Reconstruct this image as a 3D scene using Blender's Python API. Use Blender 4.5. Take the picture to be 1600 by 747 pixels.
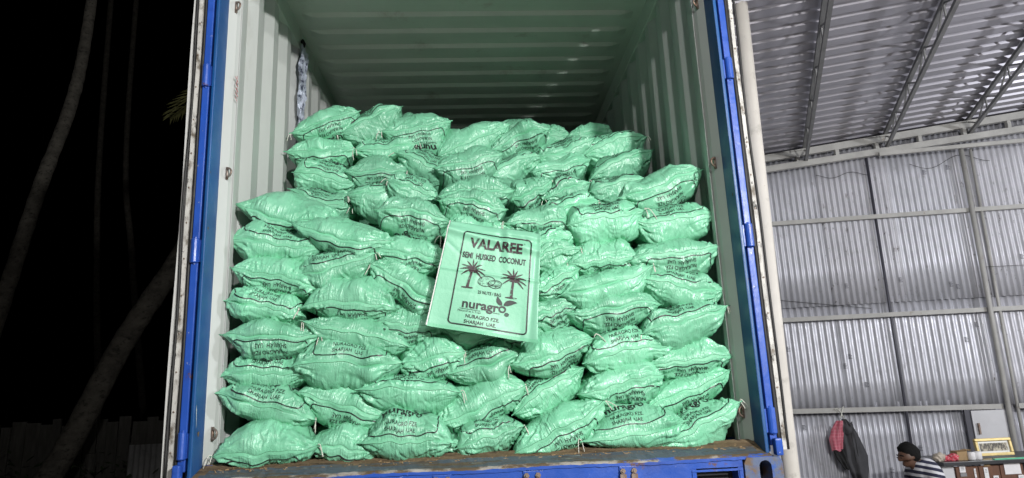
import bpy, bmesh, math, random
import numpy as np
from mathutils import Matrix, Vector

# ------------------------------------------------------------------ scene, camera, sky, lamps
for o in list(bpy.data.objects):
    bpy.data.objects.remove(o)
SC = bpy.context.scene
COL = SC.collection
R = math.radians
# metres; z = 0 is the container floor at the door sill, y runs into the container
cam_d = bpy.data.cameras.new("camera"); cam = bpy.data.objects.new("camera", cam_d); COL.objects.link(cam)
cam_d.sensor_width = 36; cam_d.lens = 24.3; cam_d.clip_end = 500; cam_d.clip_start = 0.05
PITCH, YAW, ROLL = 0.2287, -0.0594, -0.0412
def cam_rot(p, q, r):
    B = np.array([[1, 0, 0], [0, 0, -1], [0, 1, 0]], float)
    Rz = np.array([[math.cos(q), math.sin(q), 0], [-math.sin(q), math.cos(q), 0], [0, 0, 1]])
    Rp = np.array([[1, 0, 0], [0, math.cos(p), math.sin(p)], [0, -math.sin(p), math.cos(p)]])
    Rr = np.array([[math.cos(r), -math.sin(r), 0], [math.sin(r), math.cos(r), 0], [0, 0, 1]])
    return Rr @ Rp @ B @ Rz
_m = cam_rot(PITCH, YAW, ROLL)
cam.matrix_world = Matrix(((_m[0][0], -_m[1][0], -_m[2][0], -0.029), (_m[0][1], -_m[1][1], -_m[2][1], -3.077),
                           (_m[0][2], -_m[1][2], -_m[2][2], 0.217), (0, 0, 0, 1)))
SC.camera = cam
SC.view_settings.view_transform = 'Standard'; SC.view_settings.look = 'None'
SC.view_settings.gamma = 1; SC.view_settings.exposure = 0
W = bpy.data.worlds.new("World"); SC.world = W; W.use_nodes = True
wn = W.node_tree.nodes; wl = W.node_tree.links
sky = wn.new('ShaderNodeTexSky'); sky.sky_type = 'NISHITA'; sky.sun_disc = False
sky.sun_elevation = R(-9); sky.sun_rotation = R(200)
wl.new(sky.outputs[0], wn['Background'].inputs[0]); wn['Background'].inputs[1].default_value = 0.012

def lamp(name, loc, power, radius, color):
    d = bpy.data.lights.new(name, 'POINT'); d.energy = power; d.shadow_soft_size = radius; d.color = color
    o = bpy.data.objects.new(name, d); COL.objects.link(o); o.location = loc
    return o
# night yard: a strong floodlight to the right of the photographer, a weaker one high behind, a work lamp hung in the shed
lamp('yard_floodlight', (2.45, -5.0, 2.05), 1620, 0.12, (1.0, 0.99, 0.97))
lamp('pole_lamp', (0.62, -4.8, 3.0), 400, 0.08, (1.0, 0.985, 0.96))
lamp('shed_work_lamp', (8.3, -0.6, 1.45), 830, 0.05, (0.94, 0.96, 1.0))

SC.cycles.max_bounces = 8; SC.cycles.diffuse_bounces = 5
SC.cycles.use_denoising = True

# ------------------------------------------------------------------ helpers
class MB:
    def __init__(s): s.v = []; s.f = []; s.m = []
    def add(s, verts, faces, mi=0):
        n = len(s.v); s.v += [tuple(map(float, p)) for p in verts]
        s.f += [tuple(int(i) + n for i in f) for f in faces]; s.m += [mi] * len(faces); return s
    def box(s, x0, x1, y0, y1, z0, z1, mi=0, bev=0.0):
        if bev <= 0:
            v = [(x, y, z) for z in (z0, z1) for y in (y0, y1) for x in (x0, x1)]
            return s.add(v, [(0, 2, 3, 1), (4, 5, 7, 6), (0, 1, 5, 4), (2, 6, 7, 3), (0, 4, 6, 2), (1, 3, 7, 5)], mi)
        bm = bmesh.new(); bmesh.ops.create_cube(bm, size=1)
        for q in bm.verts:
            q.co = ((x0 + x1) / 2 + q.co.x * (x1 - x0), (y0 + y1) / 2 + q.co.y * (y1 - y0), (z0 + z1) / 2 + q.co.z * (z1 - z0))
        bmesh.ops.bevel(bm, geom=bm.edges[:], offset=bev, segments=2, affect='EDGES', profile=0.6)
        bm.verts.index_update()
        s.add([q.co[:] for q in bm.verts], [[q.index for q in f.verts] for f in bm.faces], mi); bm.free(); return s
    def beam(s, a, b, w, h, mi=0, up=(0, 0, 1)):
        a = Vector(a); b = Vector(b); d = (b - a).normalized(); up = Vector(up)
        if abs(d.dot(up)) > 0.95: up = Vector((0, 1, 0))
        r = d.cross(up).normalized(); u = r.cross(d).normalized()
        v = [p + r * sx * w / 2 + u * sz * h / 2 for p in (a, b) for sz in (-1, 1) for sx in (-1, 1)]
        return s.add([q[:] for q in v], [(0, 1, 3, 2), (4, 6, 7, 5), (0, 4, 5, 1), (2, 3, 7, 6), (0, 2, 6, 4), (1, 5, 7, 3)], mi)
    def tube(s, pts, rad, n=8, mi=0, caps=True):
        pts = [Vector(p) for p in pts]; k = len(pts)
        if not hasattr(rad, '__len__'): rad = [rad] * k
        vs = []; prev = None
        for i, p in enumerate(pts):
            d = (pts[min(i + 1, k - 1)] - pts[max(i - 1, 0)]).normalized()
            if prev is None:
                prev = d.orthogonal().normalized()
            prev = (prev - d * prev.dot(d)).normalized(); q = d.cross(prev)
            for j in range(n):
                a = 2 * math.pi * j / n
                vs.append((p + (prev * math.cos(a) + q * math.sin(a)) * rad[i])[:])
        fs = [(i * n + j, i * n + (j + 1) % n, (i + 1) * n + (j + 1) % n, (i + 1) * n + j) for i in range(k - 1) for j in range(n)]
        if caps: fs += [tuple(range(n))[::-1], tuple((k - 1) * n + j for j in range(n))]
        return s.add(vs, fs, mi)
    def lathe(s, c, prof, n=20, mi=0):
        vs = [(c[0] + r * math.cos(2 * math.pi * j / n), c[1] + r * math.sin(2 * math.pi * j / n), c[2] + z) for r, z in prof for j in range(n)]
        k = len(prof)
        fs = [(i * n + j, i * n + (j + 1) % n, (i + 1) * n + (j + 1) % n, (i + 1) * n + j) for i in range(k - 1) for j in range(n)]
        fs += [tuple(range(n))[::-1], tuple((k - 1) * n + j for j in range(n))]
        return s.add(vs, fs, mi)
    def grid(s, P, mi=0):            # P: rows x cols x 3
        r, c = len(P), len(P[0])
        return s.add([tuple(p) for row in P for p in row],
                     [(i * c + j, i * c + j + 1, (i + 1) * c + j + 1, (i + 1) * c + j) for i in range(r - 1) for j in range(c - 1)], mi)
    def build(s, name, mats, parent=None, smooth=False, loc=None, solid=0):
        me = bpy.data.meshes.new(name); me.from_pydata(s.v, [], s.f)
        if not isinstance(mats, (list, tuple)): mats = [mats]
        for m in mats: me.materials.append(m)
        me.polygons.foreach_set('material_index', s.m)
        if smooth: me.polygons.foreach_set('use_smooth', [True] * len(s.f))
        me.update()
        o = bpy.data.objects.new(name, me); COL.objects.link(o)
        if parent is not None: o.parent = parent
        if loc: o.location = loc
        if solid:
            md = o.modifiers.new('solid', 'SOLIDIFY'); md.thickness = solid; md.offset = 0
        return o

def fast_mesh(name, V, Q, mats, parent=None, mi=None, smooth=True, uv=None):
    """numpy verts and quads (or tris) straight into a mesh object"""
    me = bpy.data.meshes.new(name); k = Q.shape[1]
    me.vertices.add(len(V)); me.vertices.foreach_set('co', np.ascontiguousarray(V, dtype=np.float32).ravel())
    me.loops.add(Q.size); me.loops.foreach_set('vertex_index', np.ascontiguousarray(Q, dtype=np.int32).ravel())
    me.polygons.add(len(Q)); me.polygons.foreach_set('loop_start', np.arange(0, Q.size, k, dtype=np.int32))
    try: me.polygons.foreach_set('loop_total', np.full(len(Q), k, dtype=np.int32))
    except Exception: pass
    for m in (mats if isinstance(mats, (list, tuple)) else [mats]): me.materials.append(m)
    if mi is not None: me.polygons.foreach_set('material_index', np.asarray(mi, dtype=np.int32))
    if uv is not None:
        ul = me.uv_layers.new(name='cloth'); ul.data.foreach_set('uv', np.ascontiguousarray(uv[Q.ravel()], dtype=np.float32).ravel())
    me.update(calc_edges=True)
    if smooth: me.polygons.foreach_set('use_smooth', np.ones(len(Q), dtype=bool))
    o = bpy.data.objects.new(name, me); COL.objects.link(o)
    if parent is not None: o.parent = parent
    return o

def empty(name, loc=(0, 0, 0), rz=0):
    o = bpy.data.objects.new(name, None); COL.objects.link(o); o.location = loc; o.rotation_euler.z = rz
    o.empty_display_size = 0.1; return o
def tag(o, label=None, cat=None, group=None, kind=None):
    if label: o['label'] = label
    if cat: o['category'] = cat
    if group: o['group'] = group
    if kind: o['kind'] = kind
    return o

# ------------------------------------------------------------------ materials
def mat(name, col, rough=0.5, metal=0.0, spec=0.5, var=0.0, vscale=6.0, var_col=None, dirt=None, bump=0.0, bscale=40.0,
        stretch=(1, 1, 1), rvar=0.0, coord='Object', coat=0.0):
    m = bpy.data.materials.new(name); m.use_nodes = True
    n = m.node_tree.nodes; l = m.node_tree.links; b = n['Principled BSDF']
    b.inputs['Base Color'].default_value = (*col, 1); b.inputs['Roughness'].default_value = rough
    b.inputs['Metallic'].default_value = metal; b.inputs['Specular IOR Level'].default_value = spec
    b.inputs['Coat Weight'].default_value = coat
    tc = n.new('ShaderNodeTexCoord'); mp = n.new('ShaderNodeMapping'); mp.inputs['Scale'].default_value = stretch
    l.new(tc.outputs[coord], mp.inputs['Vector']); vec = mp.outputs[0]
    cur = None
    def noise(scale, detail=6, rg=0.6):
        t = n.new('ShaderNodeTexNoise'); t.inputs['Scale'].default_value = scale; t.inputs['Detail'].default_value = detail
        t.inputs['Roughness'].default_value = rg; l.new(vec, t.inputs['Vector']); return t
    def ramp(src, a, bb):
        r = n.new('ShaderNodeMapRange'); r.inputs[1].default_value = a; r.inputs[2].default_value = bb; l.new(src, r.inputs[0]); return r.outputs[0]
    if var > 0:
        t = noise(vscale); mx = n.new('ShaderNodeMix'); mx.data_type = 'RGBA'
        vc = var_col or tuple(c * (1 - var) for c in col)
        mx.inputs[6].default_value = (*col, 1); mx.inputs[7].default_value = (*vc, 1)
        l.new(ramp(t.outputs[0], 0.35, 0.7), mx.inputs[0]); cur = mx.outputs[2]
    for d in (dirt or []):           # (colour, scale, lo, hi)
        t = noise(d[1], 8, 0.68); mx = n.new('ShaderNodeMix'); mx.data_type = 'RGBA'
        if cur is None: mx.inputs[6].default_value = (*col, 1)
        else: l.new(cur, mx.inputs[6])
        mx.inputs[7].default_value = (*d[0], 1); l.new(ramp(t.outputs[0], d[2], d[3]), mx.inputs[0]); cur = mx.outputs[2]
    if cur is not None: l.new(cur, b.inputs['Base Color'])
    if rvar > 0:
        t = noise(vscale * 2.3); r = n.new('ShaderNodeMapRange'); r.inputs[3].default_value = max(0.05, rough - rvar); r.inputs[4].default_value = min(1, rough + rvar)
        r.inputs[1].default_value = 0.3; r.inputs[2].default_value = 0.7
        l.new(t.outputs[0], r.inputs[0]); l.new(r.outputs[0], b.inputs['Roughness'])
    if bump > 0:
        t = noise(bscale, 5); bp = n.new('ShaderNodeBump'); bp.inputs['Strength'].default_value = 1; bp.inputs['Distance'].default_value = bump
        l.new(t.outputs[0], bp.inputs['Height']); l.new(bp.outputs[0], b.inputs['Normal'])
    return m

def sack_material(name, col, col2):
    """thin woven plastic film: crinkled, semi glossy"""
    m = bpy.data.materials.new(name); m.use_nodes = True
    n = m.node_tree.nodes; l = m.node_tree.links; b = n['Principled BSDF']
    b.inputs['Roughness'].default_value = 0.33; b.inputs['Specular IOR Level'].default_value = 0.65
    tc = n.new('ShaderNodeTexCoord'); oi = n.new('ShaderNodeObjectInfo')
    t = n.new('ShaderNodeTexNoise'); t.inputs['Scale'].default_value = 9; t.inputs['Detail'].default_value = 5
    off = n.new('ShaderNodeVectorMath'); off.operation = 'ADD'
    cmb = n.new('ShaderNodeCombineXYZ'); ml = n.new('ShaderNodeMath'); ml.operation = 'MULTIPLY'; ml.inputs[1].default_value = 37
    l.new(oi.outputs['Random'], ml.inputs[0])
    for k in range(3): l.new(ml.outputs[0], cmb.inputs[k])
    l.new(tc.outputs['Object'], off.inputs[0]); l.new(cmb.outputs[0], off.inputs[1])
    l.new(off.outputs[0], t.inputs['Vector'])
    mx = n.new('ShaderNodeMix'); mx.data_type = 'RGBA'; mx.inputs[6].default_value = (*col, 1); mx.inputs[7].default_value = (*col2, 1)
    mr = n.new('ShaderNodeMapRange'); mr.inputs[1].default_value = 0.3; mr.inputs[2].default_value = 0.72
    l.new(t.outputs[0], mr.inputs[0]); l.new(mr.outputs[0], mx.inputs[0])
    hv = n.new('ShaderNodeHueSaturation'); vr = n.new('ShaderNodeMapRange'); vr.inputs[3].default_value = 0.84; vr.inputs[4].default_value = 1.12
    l.new(oi.outputs['Random'], vr.inputs[0]); l.new(vr.outputs[0], hv.inputs['Value']); l.new(mx.outputs[2], hv.inputs['Color'])
    l.new(hv.outputs[0], b.inputs['Base Color'])
    # crinkles: straight fine pleats running away from the seam, and finer crumple, laid out on the cloth itself
    uv = n.new('ShaderNodeUVMap'); uv.uv_map = 'cloth'
    def math_(op, a, c=None, val=None):
        q = n.new('ShaderNodeMath'); q.operation = op; l.new(a, q.inputs[0])
        if c is not None: l.new(c, q.inputs[1])
        if val is not None: q.inputs[1].default_value = val
        return q.outputs[0]
    def ridged(scale, rot, detail=2, dist=0.6):
        mp = n.new('ShaderNodeMapping'); mp.inputs['Rotation'].default_value = (0, 0, rot); mp.inputs['Scale'].default_value = (*scale, 1)
        l.new(uv.outputs[0], mp.inputs['Vector'])
        q = n.new('ShaderNodeTexNoise'); q.inputs['Scale'].default_value = 1; q.inputs['Detail'].default_value = detail; q.inputs['Distortion'].default_value = dist
        l.new(mp.outputs[0], q.inputs['Vector'])
        return math_('SUBTRACT', math_('ABSOLUTE', math_('SUBTRACT', q.outputs[0], val=0.5)), val=0.1)
    def mask(scale, lo, hi):
        q = n.new('ShaderNodeTexNoise'); q.inputs['Scale'].default_value = scale; q.inputs['Detail'].default_value = 1; l.new(uv.outputs[0], q.inputs['Vector'])
        r = n.new('ShaderNodeMapRange'); r.inputs[1].default_value = lo; r.inputs[2].default_value = hi; l.new(q.outputs[0], r.inputs[0]); return r.outputs[0]
    a1 = math_('MULTIPLY', ridged((85, 8), 0.0), mask(9, 0.40, 0.62))
    a2 = math_('MULTIPLY', ridged((60, 7), 0.6), mask(7, 0.48, 0.66))
    a3 = math_('MULTIPLY', ridged((60, 7), -0.65), mask(8, 0.47, 0.65))
    a4 = math_('MULTIPLY', ridged((42, 42), 0.3, 2, 1.2), val=0.5)
    hgt = math_('ADD', math_('ADD', a1, a2), math_('ADD', a3, a4))
    bp = n.new('ShaderNodeBump'); bp.inputs['Strength'].default_value = 1.0; bp.inputs['Distance'].default_value = 0.0095
    l.new(hgt, bp.inputs['Height']); l.new(bp.outputs[0], b.inputs['Normal'])
    return m

M = {}
M['sack'] = sack_material('sack_film', (0.168, 0.50, 0.305), (0.23, 0.565, 0.375))
M['flat_sack'] = mat('flat_sack_film', (0.225, 0.555, 0.37), 0.42, var=0.2, vscale=5, var_col=(0.25, 0.575, 0.395), bump=0.0012, bscale=60)
M['hem'] = mat('sack_hem', (0.185, 0.53, 0.325), 0.5, bump=0.002, bscale=120)
M['stitch_shade'] = mat('stitch_line_shade', (0.015, 0.06, 0.03), 0.7)  # stitching, coloured dark to carry the hem edge's shadow as well
M['ink'] = mat('black_ink', (0.016, 0.022, 0.019), 0.45)
M['ink_faded'] = mat('faded_brown_ink', (0.040, 0.022, 0.026), 0.5, dirt=[((0.13, 0.42, 0.25), 60, 0.56, 0.66)])
M['ink_green'] = mat('dark_green_ink', (0.004, 0.045, 0.022), 0.4)
M['string'] = mat('white_string', (0.62, 0.62, 0.55), 0.8, bump=0.001, bscale=300)
M['white_paint'] = mat('container_white_paint', (0.49, 0.51, 0.495), 0.42, var=0.14, vscale=2.2, dirt=[((0.36, 0.37, 0.34), 5, 0.62, 0.75), ((0.22, 0.16, 0.10), 22, 0.70, 0.76)], stretch=(1, 1, 0.25), rvar=0.08)
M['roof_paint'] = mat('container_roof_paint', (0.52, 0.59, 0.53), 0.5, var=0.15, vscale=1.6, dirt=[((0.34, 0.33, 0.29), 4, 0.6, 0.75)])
M['blue'] = mat('container_blue_paint', (0.022, 0.085, 0.42), 0.36, var=0.25, vscale=4, dirt=[((0.012, 0.05, 0.28), 9, 0.55, 0.7), ((0.11, 0.05, 0.025), 10, 0.625, 0.68), ((0.36, 0.38, 0.44), 30, 0.655, 0.69)], rvar=0.1, bump=0.0015, bscale=30)
M['teal_blue'] = mat('post_blue_paint', (0.010, 0.078, 0.25), 0.4, var=0.25, vscale=3, dirt=[((0.10, 0.06, 0.035), 12, 0.68, 0.73), ((0.3, 0.34, 0.38), 30, 0.71, 0.74)], rvar=0.1)
M['sill'] = mat('rusty_sill', (0.11, 0.072, 0.038), 0.85, var=0.6, vscale=16, var_col=(0.17, 0.12, 0.07), dirt=[((0.05, 0.033, 0.02), 13, 0.52, 0.64), ((0.24, 0.17, 0.095), 70, 0.58, 0.66)], stretch=(0.55, 2.2, 1.5), bump=0.006, bscale=38)
M['sill_worn'] = mat('worn_blue_grey_sill', (0.085, 0.105, 0.125), 0.7, var=0.5, vscale=7, var_col=(0.05, 0.075, 0.11), dirt=[((0.10, 0.072, 0.045), 6, 0.50, 0.60), ((0.20, 0.25, 0.24), 20, 0.60, 0.66), ((0.03, 0.025, 0.02), 24, 0.58, 0.68)], stretch=(0.45, 2.5, 1.5), bump=0.004, bscale=44)
M['sill_scrape'] = mat('scraped_sill_edge', (0.36, 0.34, 0.32), 0.7, var=0.5, vscale=9, var_col=(0.12, 0.085, 0.05), dirt=[((0.10, 0.068, 0.04), 9, 0.46, 0.53), ((0.03, 0.09, 0.35), 14, 0.58, 0.63)], stretch=(0.6, 1, 1))
M['rust'] = mat('rusty_corner', (0.075, 0.115, 0.24), 0.7, var=0.5, vscale=9, var_col=(0.10, 0.12, 0.17), dirt=[((0.13, 0.085, 0.05), 10, 0.52, 0.62), ((0.03, 0.09, 0.33), 8, 0.58, 0.66)], bump=0.003, bscale=50)
M['plywood'] = mat('container_plywood_floor', (0.13, 0.085, 0.05), 0.8, var=0.4, vscale=3, stretch=(1, 8, 1))
M['rubber'] = mat('black_rubber_gasket', (0.012, 0.012, 0.012), 0.6, dirt=[((0.05, 0.045, 0.04), 12, 0.55, 0.7)])
M['strip'] = mat('dirty_white_gasket_strip', (0.56, 0.55, 0.52), 0.6, var=0.35, vscale=9, dirt=[((0.12, 0.10, 0.075), 14, 0.50, 0.62), ((0.03, 0.028, 0.025), 26, 0.58, 0.64)], stretch=(1, 1, 0.6))
M['lip'] = mat('white_door_lip', (0.66, 0.66, 0.64), 0.5, dirt=[((0.2, 0.17, 0.13), 14, 0.6, 0.72)])
M['steel'] = mat('worn_bolt_steel', (0.26, 0.22, 0.19), 0.5, metal=0.6, var=0.5, vscale=40, var_col=(0.14, 0.07, 0.04))
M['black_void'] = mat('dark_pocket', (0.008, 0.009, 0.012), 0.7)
M['galv'] = mat('galvanised_sheet', (0.52, 0.525, 0.57), 0.42, metal=0.4, var=0.18, vscale=7, dirt=[((0.22, 0.21, 0.22), 8, 0.60, 0.76), ((0.10, 0.085, 0.075), 30, 0.665, 0.73)], rvar=0.1, stretch=(1, 1, 0.55))
M['galv_old'] = mat('stained_galvanised_sheet', (0.49, 0.49, 0.53), 0.45, metal=0.3, var=0.18, vscale=6, dirt=[((0.16, 0.15, 0.15), 11, 0.60, 0.74), ((0.05, 0.045, 0.04), 22, 0.62, 0.70)], rvar=0.1, stretch=(1, 1, 0.55))
M['roof_sheet'] = mat('grey_roof_sheet', (0.36, 0.35, 0.39), 0.34, metal=0.35, var=0.15, vscale=2.5, dirt=[((0.22, 0.21, 0.23), 7, 0.6, 0.75)], rvar=0.06, stretch=(0.3, 1, 1))
M['frame_steel'] = mat('grey_frame_paint', (0.36, 0.355, 0.34), 0.55, var=0.25, vscale=5, dirt=[((0.17, 0.12, 0.08), 12, 0.63, 0.72)])
M['joist_steel'] = mat('dark_joist_paint', (0.20, 0.20, 0.20), 0.5, var=0.3, vscale=6)
M['pillar'] = mat('cream_pillar_paint', (0.60, 0.57, 0.52), 0.6, var=0.12, vscale=4, dirt=[((0.25, 0.17, 0.10), 20, 0.665, 0.72), ((0.40, 0.38, 0.34), 6, 0.58, 0.7)])
M['dark_steel_and_gap'] = mat('dark_steel_and_gap', (0.05, 0.05, 0.065), 0.5)  # also colours the dark gap beside the pale door
M['door_grey'] = mat('pale_grey_panel', (0.50, 0.50, 0.52), 0.5, var=0.12, vscale=5, dirt=[((0.33, 0.32, 0.31), 9, 0.6, 0.7)])
M['wood'] = mat('brown_wood', (0.13, 0.055, 0.028), 0.5, var=0.45, vscale=5, stretch=(6, 6, 0.8), dirt=[((0.05, 0.025, 0.015), 9, 0.6, 0.7)])
M['counter'] = mat('dark_counter_top', (0.035, 0.036, 0.04), 0.35, var=0.3, vscale=9)
M['teal_edge'] = mat('green_glass_edge', (0.12, 0.45, 0.28), 0.25)
M['paper'] = mat('white_paper', (0.66, 0.65, 0.66), 0.8, var=0.15, vscale=14)
M['paper_print'] = mat('grey_print', (0.20, 0.20, 0.21), 0.8)
M['gold'] = mat('gilt_frame', (0.52, 0.40, 0.17), 0.35, metal=0.45, var=0.25, vscale=30)
M['calligraphy'] = mat('calligraphy_ground', (0.40, 0.36, 0.27), 0.5, dirt=[((0.07, 0.06, 0.045), 42, 0.46, 0.54)], stretch=(1, 1, 0.6))
M['cardboard'] = mat('cardboard', (0.33, 0.22, 0.11), 0.8, var=0.25, vscale=8)
M['red_cloth'] = mat('red_white_cloth', (0.50, 0.06, 0.09), 0.85, dirt=[((0.62, 0.42, 0.42), 55, 0.55, 0.60)], bump=0.004, bscale=60)
M['beige_cloth'] = mat('beige_plastic', (0.48, 0.42, 0.35), 0.6, var=0.3, vscale=14)
M['jacket'] = mat('charcoal_cloth', (0.050, 0.050, 0.056), 0.85, var=0.3, vscale=9, bump=0.003, bscale=40)
M['black_cloth'] = mat('black_cloth', (0.012, 0.012, 0.013), 0.9)
M['skin'] = mat('brown_skin', (0.105, 0.052, 0.033), 0.5, var=0.15, vscale=12)
M['hair'] = mat('black_hair', (0.006, 0.006, 0.006), 0.85, spec=0.2, bump=0.004, bscale=220)
M['trousers'] = mat('dark_trousers', (0.03, 0.035, 0.05), 0.8)
M['bark'] = mat('palm_bark', (0.135, 0.125, 0.106), 0.9, var=0.5, vscale=5, dirt=[((0.03, 0.028, 0.024), 11, 0.52, 0.66)], bump=0.02, bscale=16, stretch=(1, 1, 1.6))
M['frond'] = mat('palm_leaf', (0.13, 0.13, 0.05), 0.5, var=0.4, vscale=4)
M['board'] = mat('weathered_board', (0.085, 0.082, 0.074), 0.9, var=0.5, vscale=5, stretch=(4, 4, 0.5), dirt=[((0.05, 0.05, 0.04), 6, 0.5, 0.65)])
M['weed'] = mat('weed_leaf', (0.045, 0.075, 0.03), 0.6, var=0.4, vscale=6)
M['ground'] = mat('yard_ground', (0.29, 0.275, 0.25), 0.95, var=0.2, vscale=0.8, dirt=[((0.22, 0.20, 0.175), 3, 0.55, 0.75)], bump=0.02, bscale=14)
M['foil'] = mat('crinkled_silver_film', (0.44, 0.48, 0.58), 0.35, metal=0.25, dirt=[((0.05, 0.06, 0.10), 26, 0.53, 0.60)], bump=0.01, bscale=26)
M['red_mark'] = mat('red_marker', (0.42, 0.06, 0.07), 0.7, dirt=[((0.5, 0.42, 0.40), 60, 0.50, 0.6)])
M['cable'] = mat('black_cable', (0.015, 0.015, 0.016), 0.6)

def striped_material():
    m = bpy.data.materials.new('striped_knit'); m.use_nodes = True; n = m.node_tree.nodes; l = m.node_tree.links; b = n['Principled BSDF']
    tc = n.new('ShaderNodeTexCoord'); w = n.new('ShaderNodeTexWave'); w.bands_direction = 'Z'; w.wave_profile = 'SIN'
    mp = n.new('ShaderNodeMapping'); mp.inputs['Rotation'].default_value = (0, R(-14), 0)
    w.inputs['Scale'].default_value = 6.2; w.inputs['Distortion'].default_value = 0.6; w.inputs['Detail Scale'].default_value = 2
    l.new(tc.outputs['Object'], mp.inputs[0]); l.new(mp.outputs[0], w.inputs['Vector'])
    r = n.new('ShaderNodeMapRange'); r.inputs[1].default_value = 0.52; r.inputs[2].default_value = 0.60; l.new(w.outputs['Fac'], r.inputs[0])
    mx = n.new('ShaderNodeMix'); mx.data_type = 'RGBA'; mx.inputs[6].default_value = (0.022, 0.024, 0.05, 1); mx.inputs[7].default_value = (0.58, 0.58, 0.62, 1)
    l.new(r.outputs[0], mx.inputs[0]); l.new(mx.outputs[2], b.inputs['Base Color']); b.inputs['Roughness'].default_value = 0.9
    return m
M['stripes'] = striped_material()

def check_material():
    m = bpy.data.materials.new('red_checked_cloth'); m.use_nodes = True; n = m.node_tree.nodes; l = m.node_tree.links; b = n['Principled BSDF']
    tc = n.new('ShaderNodeTexCoord')
    fac = None
    for ax in 'XZ':
        w = n.new('ShaderNodeTexWave'); w.bands_direction = ax; w.inputs['Scale'].default_value = 9; w.inputs['Distortion'].default_value = 0.4
        l.new(tc.outputs['Object'], w.inputs['Vector'])
        r = n.new('ShaderNodeMapRange'); r.inputs[1].default_value = 0.8; r.inputs[2].default_value = 0.9; l.new(w.outputs['Fac'], r.inputs[0])
        if fac is None: fac = r.outputs[0]
        else:
            a = n.new('ShaderNodeMath'); a.operation = 'MAXIMUM'; l.new(fac, a.inputs[0]); l.new(r.outputs[0], a.inputs[1]); fac = a.outputs[0]
    s = n.new('ShaderNodeMath'); s.operation = 'MULTIPLY'; s.inputs[1].default_value = 0.35; l.new(fac, s.inputs[0])
    mx = n.new('ShaderNodeMix'); mx.data_type = 'RGBA'; mx.inputs[6].default_value = (0.42, 0.10, 0.14, 1); mx.inputs[7].default_value = (0.55, 0.28, 0.31, 1)
    l.new(s.outputs[0], mx.inputs[0]); l.new(mx.outputs[2], b.inputs['Base Color']); b.inputs['Roughness'].default_value = 0.9
    return m
M['check'] = check_material()

# ------------------------------------------------------------------ ground
rng = np.random.default_rng(7); random.seed(7)
GZ = -1.5
gr = MB(); n = 40
gx = np.linspace(-60, 60, n)
gr.grid([[(x, y, GZ + 0.03 * math.sin(x * 0.7) * math.cos(y * 0.5)) for x in gx] for y in gx])
tag(gr.build('ground', M['ground'], smooth=True), kind='structure')

# flat print helpers: outlines as thin strips and discs
def strip2d(pts, wid):
    pts = np.asarray(pts, float); k = len(pts); wid = np.full(k, wid) if np.isscalar(wid) else np.asarray(wid, float)
    t = np.gradient(pts, axis=0); t /= np.maximum(np.linalg.norm(t, axis=1, keepdims=True), 1e-9); nrm = np.stack([-t[:, 1], t[:, 0]], 1)
    V = np.concatenate([pts + nrm * wid[:, None] / 2, pts - nrm * wid[:, None] / 2])
    F = [(i, i + 1, k + i + 1) for i in range(k - 1)] + [(i, k + i + 1, k + i) for i in range(k - 1)]
    return V, np.array(F)
def join2d(items):
    Vs, Fs, n = [], [], 0
    for V, F in items:
        Vs.append(np.asarray(V, float)); Fs.append(np.asarray(F) + n); n += len(V)
    return np.concatenate(Vs), np.concatenate(Fs)
def disc2d(cx, cy, rx, ry, n=16, rot=0):
    a = np.linspace(0, 2 * np.pi, n, endpoint=False); x = rx * np.cos(a); y = ry * np.sin(a)
    V = np.stack([cx + x * math.cos(rot) - y * math.sin(rot), cy + x * math.sin(rot) + y * math.cos(rot)], 1)
    return np.concatenate([[[cx, cy]], V]), np.array([(0, 1 + i, 1 + (i + 1) % n) for i in range(n)])

# ------------------------------------------------------------------ the container
CT = tag(empty('shipping_container', (0, 0, 0)), 'blue shipping container with white inside, doors folded back, filled with green sacks', 'container')
CLEN, CH = 12.0, 2.735
def corrugated_side(sx):
    prof = []; y = 0.155; inner, outer = 1.166, 1.203
    prof.append((inner, y)); y = 0.20; prof += [(inner, y)]
    y = 0.268
    while y < CLEN - 0.3:
        prof += [(outer, y), (outer, y + 0.072), (inner, y + 0.140), (inner, y + 0.218)]
        y += 0.288
    prof.append((inner, CLEN))
    m = MB(); zs = [0.0, 0.06, 1.3, 2.62]
    m.grid([[(sx * a, b, z) for a, b in prof] for z in zs])
    m.build('side_panel', M['white_paint'], CT, solid=0.003)
for sx in (-1, 1):
    corrugated_side(sx)
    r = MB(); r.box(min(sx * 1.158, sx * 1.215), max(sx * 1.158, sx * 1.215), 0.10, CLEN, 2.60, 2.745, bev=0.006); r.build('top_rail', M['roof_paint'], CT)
    r = MB(); r.box(min(sx * 1.17, sx * 1.222), max(sx * 1.17, sx * 1.222), 0.10, CLEN, -0.16, -0.004); r.build('bottom_rail', M['blue'], CT)
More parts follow.
